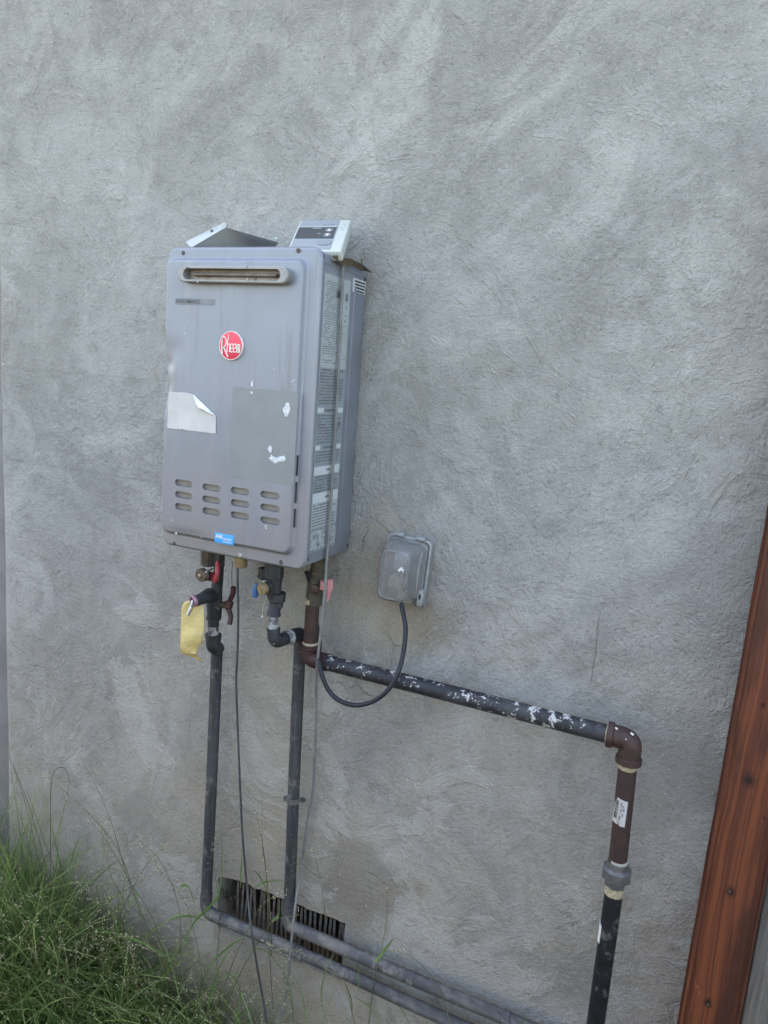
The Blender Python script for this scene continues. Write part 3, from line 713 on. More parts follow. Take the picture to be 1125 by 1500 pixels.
text_obj('sticker_print', 'AHRI', .0098, (ps.x - .0205, FY - .0010, ps.z + .0001), (1, 0, 0), (0, 0, 1), M_WHITE, st, sx=.78, offset=.0003)
text_obj('sticker_print', 'CERTIFIED', .0062, (ps.x - .0025, FY - .0010, ps.z - .0022), (1, 0, 0), (0, 0, 1), M_WHITE, st, sx=.72, offset=.0001)
b = MB(); b.box((ps.x + .008, FY - .0009, ps.z - .0058), (.021, .0004, .0011)); b.build('sticker_rule', M_WHITE, st)

# ghost of a removed label
a0 = at(341, 566, FY); a1 = at(430, 712, FY)
b = MB(); b.box(((a0.x + a1.x) / 2, FY - .0001, (a0.z + a1.z) / 2), (a1.x - a0.x, .0006, a0.z - a1.z)); b.build('adhesive_residue', M_GHOST, heater)
# curled white sticker
def q2(px, py, y=FY): p = at(px, py, y); return p
pts_px = [(247, 574), (272, 575), (284, 578), (316, 609), (316, 635), (245, 627)]
P = [q2(*a, FY - .0012) for a in pts_px]
b = MB(); b.addv([(p.x, p.y, p.z) for p in P] + [(p.x, p.y + .0005, p.z) for p in P], [tuple(range(6)), tuple(range(6, 12))] + [(i, (i + 1) % 6, 6 + (i + 1) % 6, 6 + i) for i in range(6)])
stk = b.build('white_sticker', M_PAPER, heater, None)
c0, c1 = P[2], P[3]; tipx = q2(289, 601, FY - .010); tip = Vector(tipx)
b = MB(); vs = []; nn = 7
for i in range(nn + 1):
    t = i / nn; e = c0.lerp(c1, t)
    far_ = e.lerp(tip, 1 - abs(2 * t - .75) * .8 if 0 < t < 1 else 0)
    for k in range(5):
        s = k / 4; p = e.lerp(far_, s); vs.append((p.x, e.y - .0005 - .008 * math.sin(s * PI * .8) * (1 if 0 < t < 1 else .2), p.z))
fs = [(i * 5 + k, i * 5 + k + 1, (i + 1) * 5 + k + 1, (i + 1) * 5 + k) for i in range(nn) for k in range(4)]
b.addv(vs, fs); b.build('curled_corner', M_WHITE, stk, 80)
p = q2(267, 629, FY - .0018); b = MB(); b.lathe(p, p + Vector((0, -1, 0)), [(0, .0012), (.0006, .0012)], 8); b.build('speck', M_PRINT, stk)
# torn scraps of paper
def scrap(pts, name='paper_scrap', th=.0025, mat=M_PAPER2):
    big_ = max(a[1] for a in pts) - min(a[1] for a in pts) > 8
    if big_:
        pp = []
        for i in range(len(pts)):
            a, c_ = pts[i], pts[(i + 1) % len(pts)]
            for t in (0, .33, .66): pp.append((a[0] + (c_[0] - a[0]) * t + random.uniform(-.6, .6), a[1] + (c_[1] - a[1]) * t + random.uniform(-.6, .6)))
        pts = pp
    P = [q2(*a, FY - .0006) for a in pts]; c = sum(P, Vector()) / len(P); vs = [(p.x, p.y, p.z) for p in P]; n_ = len(P)
    for k, s in ((1, .8), (2, .4)): vs += [(c.x + (p.x - c.x) * s, FY - th * (.6 + .7 * abs(mn.noise(Vector((p.x * 300, k, p.z * 300))))), c.z + (p.z - c.z) * s) for p in P]
    vs.append((c.x, FY - th * .8, c.z)); fs = [tuple(range(n_))]
    for k in range(2):
        for i in range(n_): j = (i + 1) % n_; fs.append((k * n_ + i, k * n_ + j, (k + 1) * n_ + j, (k + 1) * n_ + i))
    fs += [(2 * n_ + i, 2 * n_ + (i + 1) % n_, 3 * n_) for i in range(n_)]
    b = MB(); b.addv(vs, fs); return b.build(name, mat, heater, 25)
scrap([(414, 599), (418, 593), (420, 590), (422, 591), (424, 591), (425, 600), (424, 605), (420, 611), (417, 610), (415, 603)])
scrap([(392, 656), (396, 652), (399, 656), (398, 662), (396, 664), (393, 659)])
scrap([(396, 664), (399, 668), (405, 671), (410, 669), (417, 667), (418, 674), (415, 677), (408, 677), (403, 679), (398, 676), (393, 672), (396, 669)])
scrap([(368, 559), (371, 557), (371, 565), (368, 566)], th=.0008); scrap([(367, 573), (370, 574), (370, 577), (367, 576)], th=.0012)
for (x_, y_, s_) in ((252, 762, 1.2), (258, 781, 1.8), (295, 787, 1), (389, 771, 1.6), (390, 774, 1), (401, 540, .8), (277, 470, .8), (270, 488, 1), (369, 497, .7)):
    r = s_; scrap([(x_ - r, y_), (x_, y_ - r), (x_ + r, y_ - .2), (x_ + .2, y_ + r)], 'paint_chip', .0006)

# labels on the right side of the case
SX = .3432
def side_quad(y0, y1, z0, z1, name, mat, parent, lift=0): b = MB(); b.box((SX + lift, (y0 + y1) / 2, hz((z0 + z1) / 2)), (.0006, abs(y1 - y0), abs(z1 - z0))); return b.build(name, mat, parent)
lab = side_quad(-.178, -.071, .030, .560, 'rating_label', M_LAB2, heater)
side_quad(-.176, -.073, .388, .557, 'label_panel', M_LAB1, lab, .0004)
side_quad(-.176, -.073, .128, .148, 'label_panel', M_LABW, lab, .0004); side_quad(-.176, -.073, .183, .2, 'label_panel', M_LABW, lab, .0004)
side_quad(-.175, -.152, .303, .313, 'label_panel', M_LABW, lab, .0004); side_quad(-.098, -.073, .303, .313, 'label_panel', M_LABW, lab, .0004)
side_quad(-.176, -.158, .232, .241, 'label_panel', M_LABW, lab, .0004); side_quad(-.09, -.073, .232, .241, 'label_panel', M_LABW, lab, .0004)
side_quad(-.177, -.072, .033, .075, 'label_panel', M_LAB1, lab, .0004); side_quad(-.176, -.074, .079, .127, 'label_panel', M_LAB1, lab, .0004)
rl = random.Random(5); dk = MB(); gr_ = MB()
def row(mb_, z, y0, y1, h, fill=1.):
    y = y0
    while y < y1 - .002:
        L = rl.uniform(.002, .010); L = min(L, y1 - y)
        if rl.random() < fill: mb_.box((SX + .0009, y + L / 2, hz(z)), (.0003, L, h * rl.uniform(.8, 1.1)))
        y += L + .0011
z = .545; k = 0
while z > .395: row(gr_, z, -.172 + rl.choice((0, 0, .006)), -.108 if z > .41 else -.1, .0016, .85); z -= .0042
z = .47
while z > .40: row(gr_, z, -.098, -.078, .0013, .5); z -= .007
for (z0, z1) in ((.384, .318), (.298, .246), (.228, .206), (.180, .151), (.124, .082)):
    z = z0
    while z > z1:
        row(dk, z, -.173, -.080 - (rl.uniform(.0, .05) if rl.random() < .35 else 0), .0023, .96); z -= .0057
for zz in (.308, .2365): row(dk, zz, -.148, -.102, .004, 1)
for zz in (.192, .138): row(dk, zz, -.128, -.112, .004, 1)
dk.box((SX + .0009, -.12, hz(.527)), (.0003, .018, .014)); dk.box((SX + .0009, -.086, hz(.525)), (.0003, .012, .014))
for (zz, yy, a_, b_) in ((.505, -.085, .003, .005), (.49, -.086, .006, .003), (.48, -.088, .004, .005)): dk.box((SX + .0009, yy, hz(zz)), (.0003, a_, b_))
dk.box((SX + .0009, -.0985, hz(.28)), (.0003, .004, .022)); dk.box((SX + .0009, -.086, hz(.278)), (.0003, .004, .018))
# hazard pictogram frame
for (ya, yb, za, zb) in ((-.175, -.074, .0735, .075), (-.175, -.074, .0335, .035), (-.176, -.1745, .0335, .075), (-.1315, -.130, .0335, .075), (-.0755, -.074, .0335, .075)):
    dk.box((SX + .0009, (ya + yb) / 2, hz((za + zb) / 2)), (.0003, yb - ya, zb - za))
for a_, b_ in (((-.174, .052), (-.150, .066)), ((-.166, .035), (-.148, .058)), ((-.148, .058), (-.134, .036))):
    A = Vector((SX + .0009, a_[0], hz(a_[1]))); B_ = Vector((SX + .0009, b_[0], hz(b_[1]))); dk.tube([A, B_], .0007, 4)
for k in range(7): dk.box((SX + .0009, -.166 + k * .0035, hz(.062 + .004 * math.sin(k * 2.1))), (.0003, .0028, .007))
for k in range(6): dk.box((SX + .0009, -.150 + k * .002, hz(.043 + .003 * math.sin(k * 1.7))), (.0003, .0018, .008))
for zz in np.arange(.04, .07, .005): row(dk, zz, -.127, -.080, .0022, .8)
kind(dk.build('label_print', M_PRINTG, lab, None), 'stuff'); kind(gr_.build('label_print', simple('fine_print', (.15, .17, .19), .6), lab, None), 'stuff')
l2 = side_quad(-.062, -.006, .540, .566, 'small_label', M_LABW, heater)
dk = MB()
for zz in (.561, .555, .549, .543): row(dk, zz, -.056, -.010, .0032, 1)
kind(dk.build('label_print', M_PRINT, l2, None), 'stuff')

# ------------------------------------------------------------------ loose bent sheet on top of the heater
sheet = thing('metal_flashing', at(330, 360, -.08), 'loose bent galvanised metal sheet lying on top of the water heater', 'metal sheet')
A = at(331, 333, -.165); B_ = at(284, 360, -.175); C_ = at(408, 355, -.13); Dd = at(398, 368, -.05); B_ = at(281, 363, -.172); Bk = at(300, 372, -.04)
def sheetq(name, q_, th, mat, par):
    q_ = [Vector(a) for a in q_]; N = (q_[1] - q_[0]).cross(q_[3] - q_[0]).normalized() * th
    b = MB(); b.addv([tuple(a) for a in q_] + [tuple(a + N) for a in q_], [(0, 1, 2, 3), (4, 5, 6, 7)] + [(i, (i + 1) % 4, 4 + (i + 1) % 4, 4 + i) for i in range(4)]); return b.build(name, mat, par, 20)
sheetq('sheet_face', [A, B_, Dd, C_], -.0012, M_SHEET, sheet)
A2 = at(326, 327, -.150); B2 = at(272, 354, -.160); B3 = A; 
M_SHEETL = simple('pale_sheet_lip', (.30, .34, .36), .5, .1, .08, 30)
sheetq('folded_lip', [A + Vector((0, -.001, 0)), B_ + Vector((0, -.002, 0)), B2, A2], .0010, M_SHEETL, sheet)
p = at(310, 338, -.163); b = MB(); b.lathe(p, p + Vector((-.3, -1, .2)), [(-.001, .0028), (.001, .0028), (.0016, .002)], 10); b.build('rivet', M_SCREW, sheet)
p = at(330, 331, -.162); b = MB(); b.box(p, (.009, .006, .011), Matrix.Rotation(.3, 3, 'Y'), bev=.001); b.build('tab', M_SHEETL, sheet)
p = at(405, 350, -.13); b = MB(); b.box(p, (.008, .005, .005), Matrix.Rotation(.4, 3, 'Y'), bev=.001); b.build('tab', M_SHEETL, sheet)

# ------------------------------------------------------------------ remote controller leaning on the heater top
cTL = at(440, 322.5, -.045); cTR = at(514, 321.5, -.045); cBL = at(424, 358, -.14); cBR = at(487, 381, -.14)
U = (cTR - cTL).normalized(); V = (cTL - at(427, 352, -.125)); V = (V - U * V.dot(U)).normalized(); N = U.cross(V)
if N.y > 0: N = -N
hgt = .092; wid = (cTR - cTL).length
# slant: use the true corner direction so the slab leans sideways as in the photograph
V = ((cTL - cBL)).normalized(); N = U.cross(V).normalized()
if N.y > 0: N = -N
CH = (cTL - cBL).length * 1.24
O = cTL - V * CH
ctl = thing('remote_controller', O + U * wid / 2, 'white thermostat controller with dark display tilted back on top of the heater', 'controller')
def cpt(u, v, n_): return O + U * (u * wid) + V * (v * CH) + N * n_
def slab(u0, u1, v0, v1, n0, n1, name, mat, par, bev=None):
    c8 = [cpt(u, v, n_) for n_ in (n0, n1) for (u, v) in ((u0, v0), (u1, v0), (u1, v1), (u0, v1))]
    bm = bmesh.new(); vv = [bm.verts.new(c) for c in c8]
    for f in ((0, 1, 2, 3), (4, 5, 6, 7), (0, 1, 5, 4), (1, 2, 6, 5), (2, 3, 7, 6), (3, 0, 4, 7)): bm.faces.new([vv[i] for i in f])
    bmesh.ops.recalc_face_normals(bm, faces=bm.faces)
    if bev: bmesh.ops.bevel(bm, geom=bm.edges[:], offset=bev, segments=3, affect='EDGES', profile=.5)
    bm.verts.index_update(); b = MB(); b.addv([v.co.copy() for v in bm.verts], [[v.index for v in f.verts] for f in bm.faces]); bm.free()
    return b.build(name, mat, par, 40)
slab(0, 1, 0, 1, -.020, 0, 'housing', M_PLAS, ctl, .003)
face = slab(.045, .80, .04, .965, -.001, .0012, 'face_plate', M_PLASF, ctl, .0005)
scn = slab(.055, .785, .36, .72, .0005, .0018, 'display', M_SCREEN, ctl)
slab(.045, .80, .735, .750, .0005, .0017, 'trim_line', M_PLAS, ctl)
def cpoly(pts, n0, n1, name, mat, par):
    b = MB(); n_ = len(pts); vs = [cpt(u, v, n0) for u, v in pts] + [cpt(u, v, n1) for u, v in pts]
    b.addv(vs, [tuple(range(n_)), tuple(range(n_, 2 * n_))] + [(i, (i + 1) % n_, n_ + (i + 1) % n_, n_ + i) for i in range(n_)]); return b.build(name, mat, par)
def circ(u, v, ru, rv, n_=20): return [(u + ru * math.cos(a), v + rv * math.sin(a)) for a in np.linspace(0, 2 * PI, n_, endpoint=False)]
M_BTN = simple('button_grey', (.14, .155, .17), .4)
for (uu, vv, up) in ((.665, .62, 1), (.66, .46, -1)):
    bt = cpoly(circ(uu, vv, .075, .062), .0016, .0024, 'button', M_BTN, ctl)
    cpoly([(uu - .035, vv - .03 * up), (uu + .035, vv - .03 * up), (uu, vv + .035 * up)], .0024, .0028, 'arrow', M_WHITE, bt)
bt = cpoly(circ(.66, .22, .12, .075), .001, .0024, 'button', M_PLASF, ctl); b = MB()
ringp = circ(.66, .22, .12, .075, 28); b.tube([cpt(u, v, .0024) for u, v in ringp + ringp[:1]], .0004, 6); b.build('button_outline', M_BTN, bt)
cpoly([(.60, .215), (.72, .215), (.72, .227), (.60, .227)], .0023, .0027, 'button_print', M_PRINTG, bt)
cpoly([(.33, .68), (.50, .68), (.50, .692), (.33, .692)], .0018, .0021, 'display_print', M_LABW, scn)
cpoly([(.47, .50), (.52, .50), (.52, .51), (.47, .51)], .0018, .0021, 'display_print', M_LABW, scn)
cpoly([(.50, .80), (.74, .80), (.74, .812), (.50, .812)], .0012, .0016, 'maker_print', M_PRINTG, ctl)
for (uu, vv) in ((.90, .83), (.88, .74), (.91, .66), (.93, .79)): cpoly(circ(uu, vv, .012, .01, 8), .0, .0006, 'smudge', M_LAB2, ctl)

# dry leaf scrap at the corner
lf = [(486, 377), (494, 376), (503, 379), (514, 380), (522, 384), (530, 388), (537, 394), (546, 400), (536, 397), (527, 396), (519, 392), (510, 390), (503, 388), (495, 383)]
dep = [-.175, -.16, -.14, -.11, -.085, -.06, -.035, -.02, -.025, -.05, -.08, -.11, -.13, -.15]
b = MB(); Pl = [at(a[0], a[1], d) + Vector((0, 0, .003 * mn.noise(Vector((a[0] * .3, 0, 0))))) for a, d in zip(lf, dep)]; n_ = len(Pl)
vs = [tuple(p) for p in Pl] + [tuple(p + Vector((.0003, .0, .0022))) for p in Pl]; h_ = n_ // 2; fs = []
for i in range(h_ - 1):
    j = n_ - 1 - i; fs += [(i, i + 1, j - 1, j), (n_ + i, n_ + i + 1, n_ + j - 1, n_ + j)]
fs += [(i, (i + 1) % n_, n_ + (i + 1) % n_, n_ + i) for i in range(n_)]
b.addv(vs, fs); b.tube([at(531, 392, -.05), at(530, 386, -.05), at(529.5, 379, -.052)], .0014, 6)
tag(b.build('dry_leaf', M_LEAF, None, None), 'curled brown dry leaf draped over the heater top corner under the controller', 'leaf')

# ------------------------------------------------------------------ cords
def cord(name, pts, r, mat, label, seg=10, n_=10):
    b = MB(); b.tube(crom(pts, n_), r, seg); return tag(b.build(name, mat, None, 80), label, 'cord')
pts = [at(478, 372, -.10), at(492, 376, -.135), atx(502, 384, .350), atx(502, 400, .3515), atx(500, 450, .3515), atx(496, 540, .352), atx(491, 630, .352), atx(486, 710, .352), atx(481, 790, .352), at(478, 830, -.118), at(476, 865, -.118), at(471, 915, -.112), at(466, 960, -.105), at(463, 1000, -.075), at(463, 1050, -.045), at(461, 1110, -.03), at(458, 1160, -.022), at(450, 1205, -.022), at(443, 1260, -.024), at(435, 1310, -.05), at(430, 1350, -.075), at(425, 1400, -.08), at(420, 1450, -.07), at(410, 1492, -.07), at(400, 1530, -.08)]
cord('controller_cord', pts, .0030, M_CORD, 'thin grey cord hanging from the controller down the heater side to the grass')
pts = [at(348, 828, -.125), at(348, 850, -.125), at(349, 900, -.11), at(348, 950, -.09), at(346, 1000, -.06), at(348, 1060, -.035), at(350, 1110, -.03), at(352, 1160, -.025), at(355, 1220, -.02), at(359, 1270, -.02), at(363, 1310, -.03), at(368, 1360, -.08), at(374, 1400, -.075), at(381, 1440, -.06), at(388, 1480, -.06), at(394, 1530, -.06)]
cord('signal_cord', pts, .0027, M_CORD2, 'thin dark cord hanging from the brass gland under the heater centre')
pts = [at(449, 838, -.10), at(453, 850, -.085), at(455, 870, -.045), at(462, 905, -.04), at(468, 940, -.04), at(467, 965, -.10), at(472, 990, -.115), at(482, 1012, -.115), at(497, 1026, -.115), at(520, 1033, -.115), at(545, 1028, -.115), at(566, 1013, -.115), at(582, 988, -.105), at(591, 955, -.085), at(594, 920, -.065), at(590, 896, -.05), at(587, 882, -.045)]
cord('power_cord', pts, .0048, M_BCORD, 'thick black power cord looping from the heater to the outlet box', 12)

# ------------------------------------------------------------------ outlet box with clear cover
box = thing('outlet_box', at(590, 880, 0), 'weatherproof wall outlet under a cloudy clear in-use cover, right of the heater', 'outlet')
pBL = at(549, 868, -.012); bxc = .488; bzc = Z0 - .008
f0 = at(560, 796, -.012); f1 = at(631, 794, -.012); f2 = at(620, 888, -.012); f3 = at(550, 876, -.012)
x0, x1, z0, z1 = .432, .531, Z0 - .080, Z0 + .060
def rrect(x0, x1, z0, z1, r, n_=5):
    pts = []
    for (cx, cz, a0) in ((x1 - r, z1 - r, 0), (x0 + r, z1 - r, 90), (x0 + r, z0 + r, 180), (x1 - r, z0 + r, 270)):
        for k in range(n_ + 1): a = math.radians(a0 + 90 * k / n_); pts.append((cx + r * math.cos(a), cz + r * math.sin(a)))
    return pts
b = MB(); b.prism(rrect(x0, x1, z0, z1, .010), (0, .003, 0), (1, 0, 0), (0, 0, 1), (0, -1, 0), .018); b.build('base_plate', M_BASEG, box)
b = MB(); b.prism(rrect(x0 + .012, x1 - .016, z0 + .014, z1 - .014, .006), (0, -.0155, 0), (1, 0, 0), (0, 0, 1), (0, -1, 0), .006); pltt = b.build('receptacle', M_OUTGREY, box)
b = MB(); b.box(((x0 + x1) / 2 - .004, -.034, Z0 + .012), (.030, .026, .034), bev=.004); b.build('socket_block', simple('pale_socket', (.22, .24, .27), .5), box)
b = MB(); b.box(((x0 + x1) / 2 - .006, -.038, Z0 - .030), (.036, .032, .026), bev=.006); b.tube([((x0 + x1) / 2 - .006, -.04, Z0 - .04), at(587, 872, -.046), at(587, 884, -.045)], .0052, 10); b.build('plug', simple('tan_plug', (.20, .18, .15), .6), box)
# clear bubble, thin shell
rings = [(0, 0, 0, -.013), (.0, 0, 0, -.020), (.004, .003, .004, -.023), (.007, .006, .005, -.050), (.011, .010, .010, -.074), (.017, .016, .016, -.080)]
def ringpts(i, off=0):
    il, ir, iz, y = rings[i]; e = off
    return [(x, y + (e * .8), z) for x, z in rrect(x0 + .004 + il + e, x1 - .006 - ir * (1.6 if i > 2 else 1) - e, z0 + .004 + iz * 1.15 + e, z1 - .004 - iz - e, .012 + i * .001)]
b = MB(); vs = []; fs = []; N_ = 24
for i in range(6): vs += ringpts(i)
for i in range(6): vs += ringpts(i, .0022)
for L in (0, 6):
    for i in range(5):
        for k in range(N_): a = (L + i) * N_ + k; c_ = (L + i) * N_ + (k + 1) % N_; fs.append((a, c_, c_ + N_, a + N_))
    fs.append(tuple((L + 5) * N_ + k for k in range(N_)))
for k in range(N_): fs.append((k, (k + 1) % N_, 6 * N_ + (k + 1) % N_, 6 * N_ + k))
b.addv(vs, fs); b.build('clear_cover', M_POLY, box, 35)
M_EDGEHL = simple('edge_highlight_grey', (.17, .18, .19), .3, 0, .2, 90)  # grey for thin strips standing in for highlights on the cover edges
fr_ = [(x, -.0806, z) for x, z in rrect(x0 + .004 + .017, x1 - .006 - .0256, z0 + .004 + .0184, z1 - .004 - .016, .014)]
b = MB(); b.tube(fr_ + fr_[:1], .0011, 6); b.build('edge_highlight', M_EDGEHL, box)
b = MB(); b.tube([(x1 - .024, -.060, z0 + .028), (x1 - .0255, -.066, Z0 - .01), (x1 - .024, -.060, z1 - .022)], .0012, 6); b.build('rib', M_EDGEHL, box)  # ridge in the same painted highlight grey
# pressed ribs, rim, latch, hinges
b = MB(); rp = rrect(x0 + .002, x1 - .002, z0 + .002, z1 - .002, .010); b.tube([(x, -.0165, z) for x, z in rp + rp[:1]], .0028, 8); b.build('cover_rim', simple('clouded_rim', (.24, .255, .265), .45), box)
xr = x1 - .026
b = MB(); b.tube([(x1 - .0135, -.034, z0 + .025), (x1 - .0145, -.040, Z0), (x1 - .0135, -.034, z1 - .02)], .0015, 6); b.build('rib', M_CHROME, box)
b = MB(); b.box((x1 - .004, -.026, z0 + .024), (.013, .022, .034), bev=.002); lt = b.build('latch', simple('latch_grey', (.22, .235, .245), .4), box)
b = MB(); p = Vector((x1 - .012, -.024, z0 + .008)); b.lathe(p, p + Vector((0, -1, 0)), [(-.006, .0062), (.006, .0062), (.0065, .0045), (.003, .004)], 16); b.build('lock_ring', M_OUTGREY, lt)
b = MB(); p = Vector((x1 + .002, -.024, z0 + .007)); b.lathe(p, p + Vector((0, -1, 0)), [(-.006, .0052), (.004, .0052), (.0045, .0035), (.002, .003)], 16); b.build('lock_ring', M_OUTGREY, lt)
for xx in (x0 + .028, x1 - .024): b = MB(); b.tube([(xx - .010, -.020, z1 + .002), (xx + .010, -.020, z1 + .002)], .0048, 10); b.build('hinge', M_BASEG, box)
b = MB(); b.box((x1 - .004, -.035, Z0 + .002 - .055), (.004, .004, .010)); b.build('latch_slot', M_DARK, lt)
box.rotation_euler.y = math.radians(3.2); box.location.x -= .001
# fleck of paper on the cover
P_ = [at(*a, -.0815) for a in ((580, 834), (585, 829), (589, 833), (588, 838), (585, 834), (582, 837))]
b = MB(); b.addv([tuple(p) for p in P_] + [tuple(p + Vector((0, .0006, 0))) for p in P_], [tuple(range(6)), tuple(range(6, 12))] + [(i, (i + 1) % 6, 6 + (i + 1) % 6, 6 + i) for i in range(6)]); b.build('paint_fleck', M_WHITE, box, None)

# ------------------------------------------------------------------ hot-water pipe (left)
def coupling(b, c, d, r, l, lip=.0018, seg=20):
    c = Vector(c); d = Vector(d).normalized(); a = c - d * l / 2
    b.lathe(a, a + d, [(0, r), (.0, r + lip), (.005, r + lip), (.0065, r), (l - .0065, r), (l - .005, r + lip), (l, r + lip), (l, r)], seg)
def lump(b, pts, rs, seg=16): b.tube(pts, rs, seg)
hot = thing('hot_water_pipe', at(305, 1330, -.04), 'left water pipe with valves, red lever and lagged riser below the heater', 'water pipe')
# riser + horizontal run
E1 = at(301.5, 1335, -.04); E1.z = Z0 - .972; E1.x = .030
top = at(318, 950, -.043)
b = MB(); b.tube(bendpath([top, (.034, -.042, Z0 - .6), (.030, -.042, E1.z + .05)], .05, 3), .0135, 18); b.build('riser', M_INS, hot)
b = MB(); b.tube(bendpath([(.030, -.042, E1.z + .052), (.030, -.042, E1.z), (.078, -.042, E1.z)], .034, 8), .0150, 18); b.build('elbow', M_INS2, hot)
runp = [(.075, -.042, E1.z), (.35, -.042, E1.z - .001), (.62, -.042, E1.z - .009), (1.35, -.042, E1.z - .02)]
b = MB(); b.tube(crom(runp, 10), .0140, 18); b.build('horizontal_run', M_INS2, hot)
for xx in (.30, .86): b = MB(); coupling(b, (xx, -.042, E1.z - .001 - .015 * (xx > .5)), (1, 0, 0), .0150, .028); b.build('pipe_joint', M_INS2, hot)
# body
bt_ = at(313, 818, -.115); 
b = MB(); c = at(305, 822, -.12); b.lathe(c + Vector((0, 0, .03)), c + Vector((0, 0, -1)), [(0, .0165), (.038, .0165), (.040, .014)], 8, .2); b.build('union_nut', M_BRASSD, hot, 25)
b = MB(); c = at(321, 822, -.115); b.lathe(c + Vector((0, 0, .03)), c + Vector((0, 0, -1)), [(0, .0135), (.040, .0135), (.042, .011)], 6, .4); b.build('union_nut', M_CONC, hot, 25)
b = MB(); lump(b, [at(321, 826, -.11), at(319, 850, -.105), at(317, 868, -.10), at(314, 880, -.095), at(314, 905, -.09)], [.011, .012, .013, .018, .016]); b.build('valve_body', M_CONC, hot)
b = MB(); lump(b, [at(313, 873, -.10), at(306, 872, -.12), at(297, 876, -.145), at(286, 881, -.165)], [.016, .0165, .013, .0115]); b.build('relief_branch', M_CONC, hot)
pR = at(283.5, 880, -.17); dR = Vector((-.35, -.9, -.25)).normalized()
b = MB(); b.lathe(pR - dR * .004, pR + dR, [(0, .0125), (.005, .0135), (.007, .0125), (.007, .0085), (.001, .008)], 24); b.build('relief_nut', simple('mauve_metal', (.33, .19, .25), .45, .4, .2, 80), hot)
b = MB(); b.tube([pR + dR * .001, at(280, 890, -.185), at(275, 901, -.19)], .0042, 8); b.build('lever_pin', M_STEEL, hot)
# brass drain cap with strap
pC = at(294, 843, -.165); dC = Vector((-.15, -.95, -.1)).normalized()
b = MB(); b.lathe(pC - dC * .010, pC + dC, [(0, .0125), (.0, .0145), (.010, .0145), (.012, .0135), (.012, .003)], 24); cap = b.build('drain_cap', M_BRASSCAP, hot, 30)
b = MB(); b.tube([pC + dC * .001, at(303, 838, -.165), at(311, 833, -.13)], [.0028, .0022, .002], 8); b.lathe(pC + dC * .0, pC + dC, [(0, .0042), (.004, .0042), (.005, .002)], 10); b.build('cap_strap', M_STEEL, cap)
b = MB(); b.tube([pC - dC * .006, at(316, 846, -.105)], .0100, 12); b.build('drain_stub', M_CONC, hot)
# small bright-red lever
b = MB(); lp = [at(319, 822, -.135), at(319, 832, -.14), at(318, 841, -.145), at(315.5, 848, -.145)]; b.tube(lp, [.0035, .0055, .0055, .0075], 8); b.lathe(at(314, 845, -.14), at(314, 845, -.14) + Vector((-.3, -1, 0)), [(0, .0085), (.006, .0085), (.007, .006)], 14); b.lathe(at(315, 851, -.145), at(315, 851, -.145) + Vector((0, 0, -1)), [(-.004, .0035), (.004, .0035)], 8); b.build('red_lever', M_LRED, hot)
# worn quarter-turn handle on the right
b = MB(); b.tube([at(316, 884, -.095), at(326, 886, -.095), at(334, 885, -.095)], [.009, .0075, .0085], 10); b.build('valve_stem', M_BRASSD, hot)
b = MB(); lp = crom([at(342, 860, -.105), at(341, 870, -.103), at(337, 880, -.10), at(335, 890, -.10), at(338, 903, -.103), at(336, 915, -.108)], 4); n_ = len(lp)
b.tube(lp, [.0062 if i < n_ * .35 else (.0095 if n_ * .4 < i < n_ * .6 else .0056) for i in range(n_)], 8); b.build('worn_lever', M_LDRED, hot)
# couplings down to the riser
b = MB(); b.lathe(at(313, 903, -.09), at(313, 903, -.09) + Vector((0, 0, -1)), [(0, .0165), (.006, .0170), (.008, .0125), (.022, .0125), (.022, .013)], 18); b.build('collar', M_CONC, hot)
b = MB(); b.tube([at(312.5, 915, -.088), at(312.5, 934, -.086)], .0118, 16); b.build('nipple', M_WTAPE if 0 else simple('smudged_nipple', (.05, .055, .065), .6, 0, .3, 50, .0006, 120, (.33, .34, .35), 40, (.53, .6)), hot)
b = MB(); e = bendpath([at(312.5, 930, -.086), at(312.5, 946, -.086), at(318, 950, -.048)], .012, 8); b.tube(e, .0168, 18); coupling(b, at(312.5, 932, -.086), (0, 0, 1), .0165, .010); b.build('drop_elbow', M_CONC, hot)
b = MB(); b.tube([at(311, 1160, -.03), at(321, 1163, -.02)], .004, 8); b.build('pipe_clip', M_STEEL, hot)
# short chains and wires by the valves
def wire(pts, r, name, mat, par): b = MB(); b.tube(crom(pts, 6), r, 5); return b.build(name, mat, par, 80)
wire([at(325, 826, -.11), at(324, 834, -.10), at(323.5, 840, -.10), at(326, 836, -.10)], .0008, 'chain', M_STEEL, hot)
wire([at(341, 822, -.1), at(339.5, 840, -.1), at(340, 858, -.105)], .0007, 'chain', M_CONC, hot)
wire([at(333, 912, -.105), at(330, 925, -.10), at(322, 936, -.08)], .0006, 'wire', M_STEEL, hot)

# yellow tag hung on the relief pin
tag_px = [(272, 880), (294, 881), (299, 890), (299, 925), (297, 938), (290, 950), (286, 961), (264, 954), (264, 887)]
vs = []; fs = []; rows = [(880, 274, 291), (884, 268.5, 295), (890, 266, 298.5), (900, 265.5, 299), (912, 265, 299), (925, 264.5, 298.5), (935, 264.2, 297), (943, 264, 293), (950, 264, 289), (955, 264, 287)]
b = MB(); nc = 9
for i, (yy, xa, xb) in enumerate(rows):
    for k in range(nc):
        t = k / (nc - 1); px_ = xa + (xb - xa) * t; yy2 = yy + (3 * t if i > 4 else 0)
        dpt = -.163 - .003 * math.sin(i * 1.1 + t * 3) + .012 * t * t + (.0 if i < 7 else .0) - .004 * (i / 9) ** 2 + .0022 * mn.noise(Vector((t * 4, i * .8, 1)))
        vs.append(tuple(at(px_, yy2, dpt)))
base_i = len(rows)
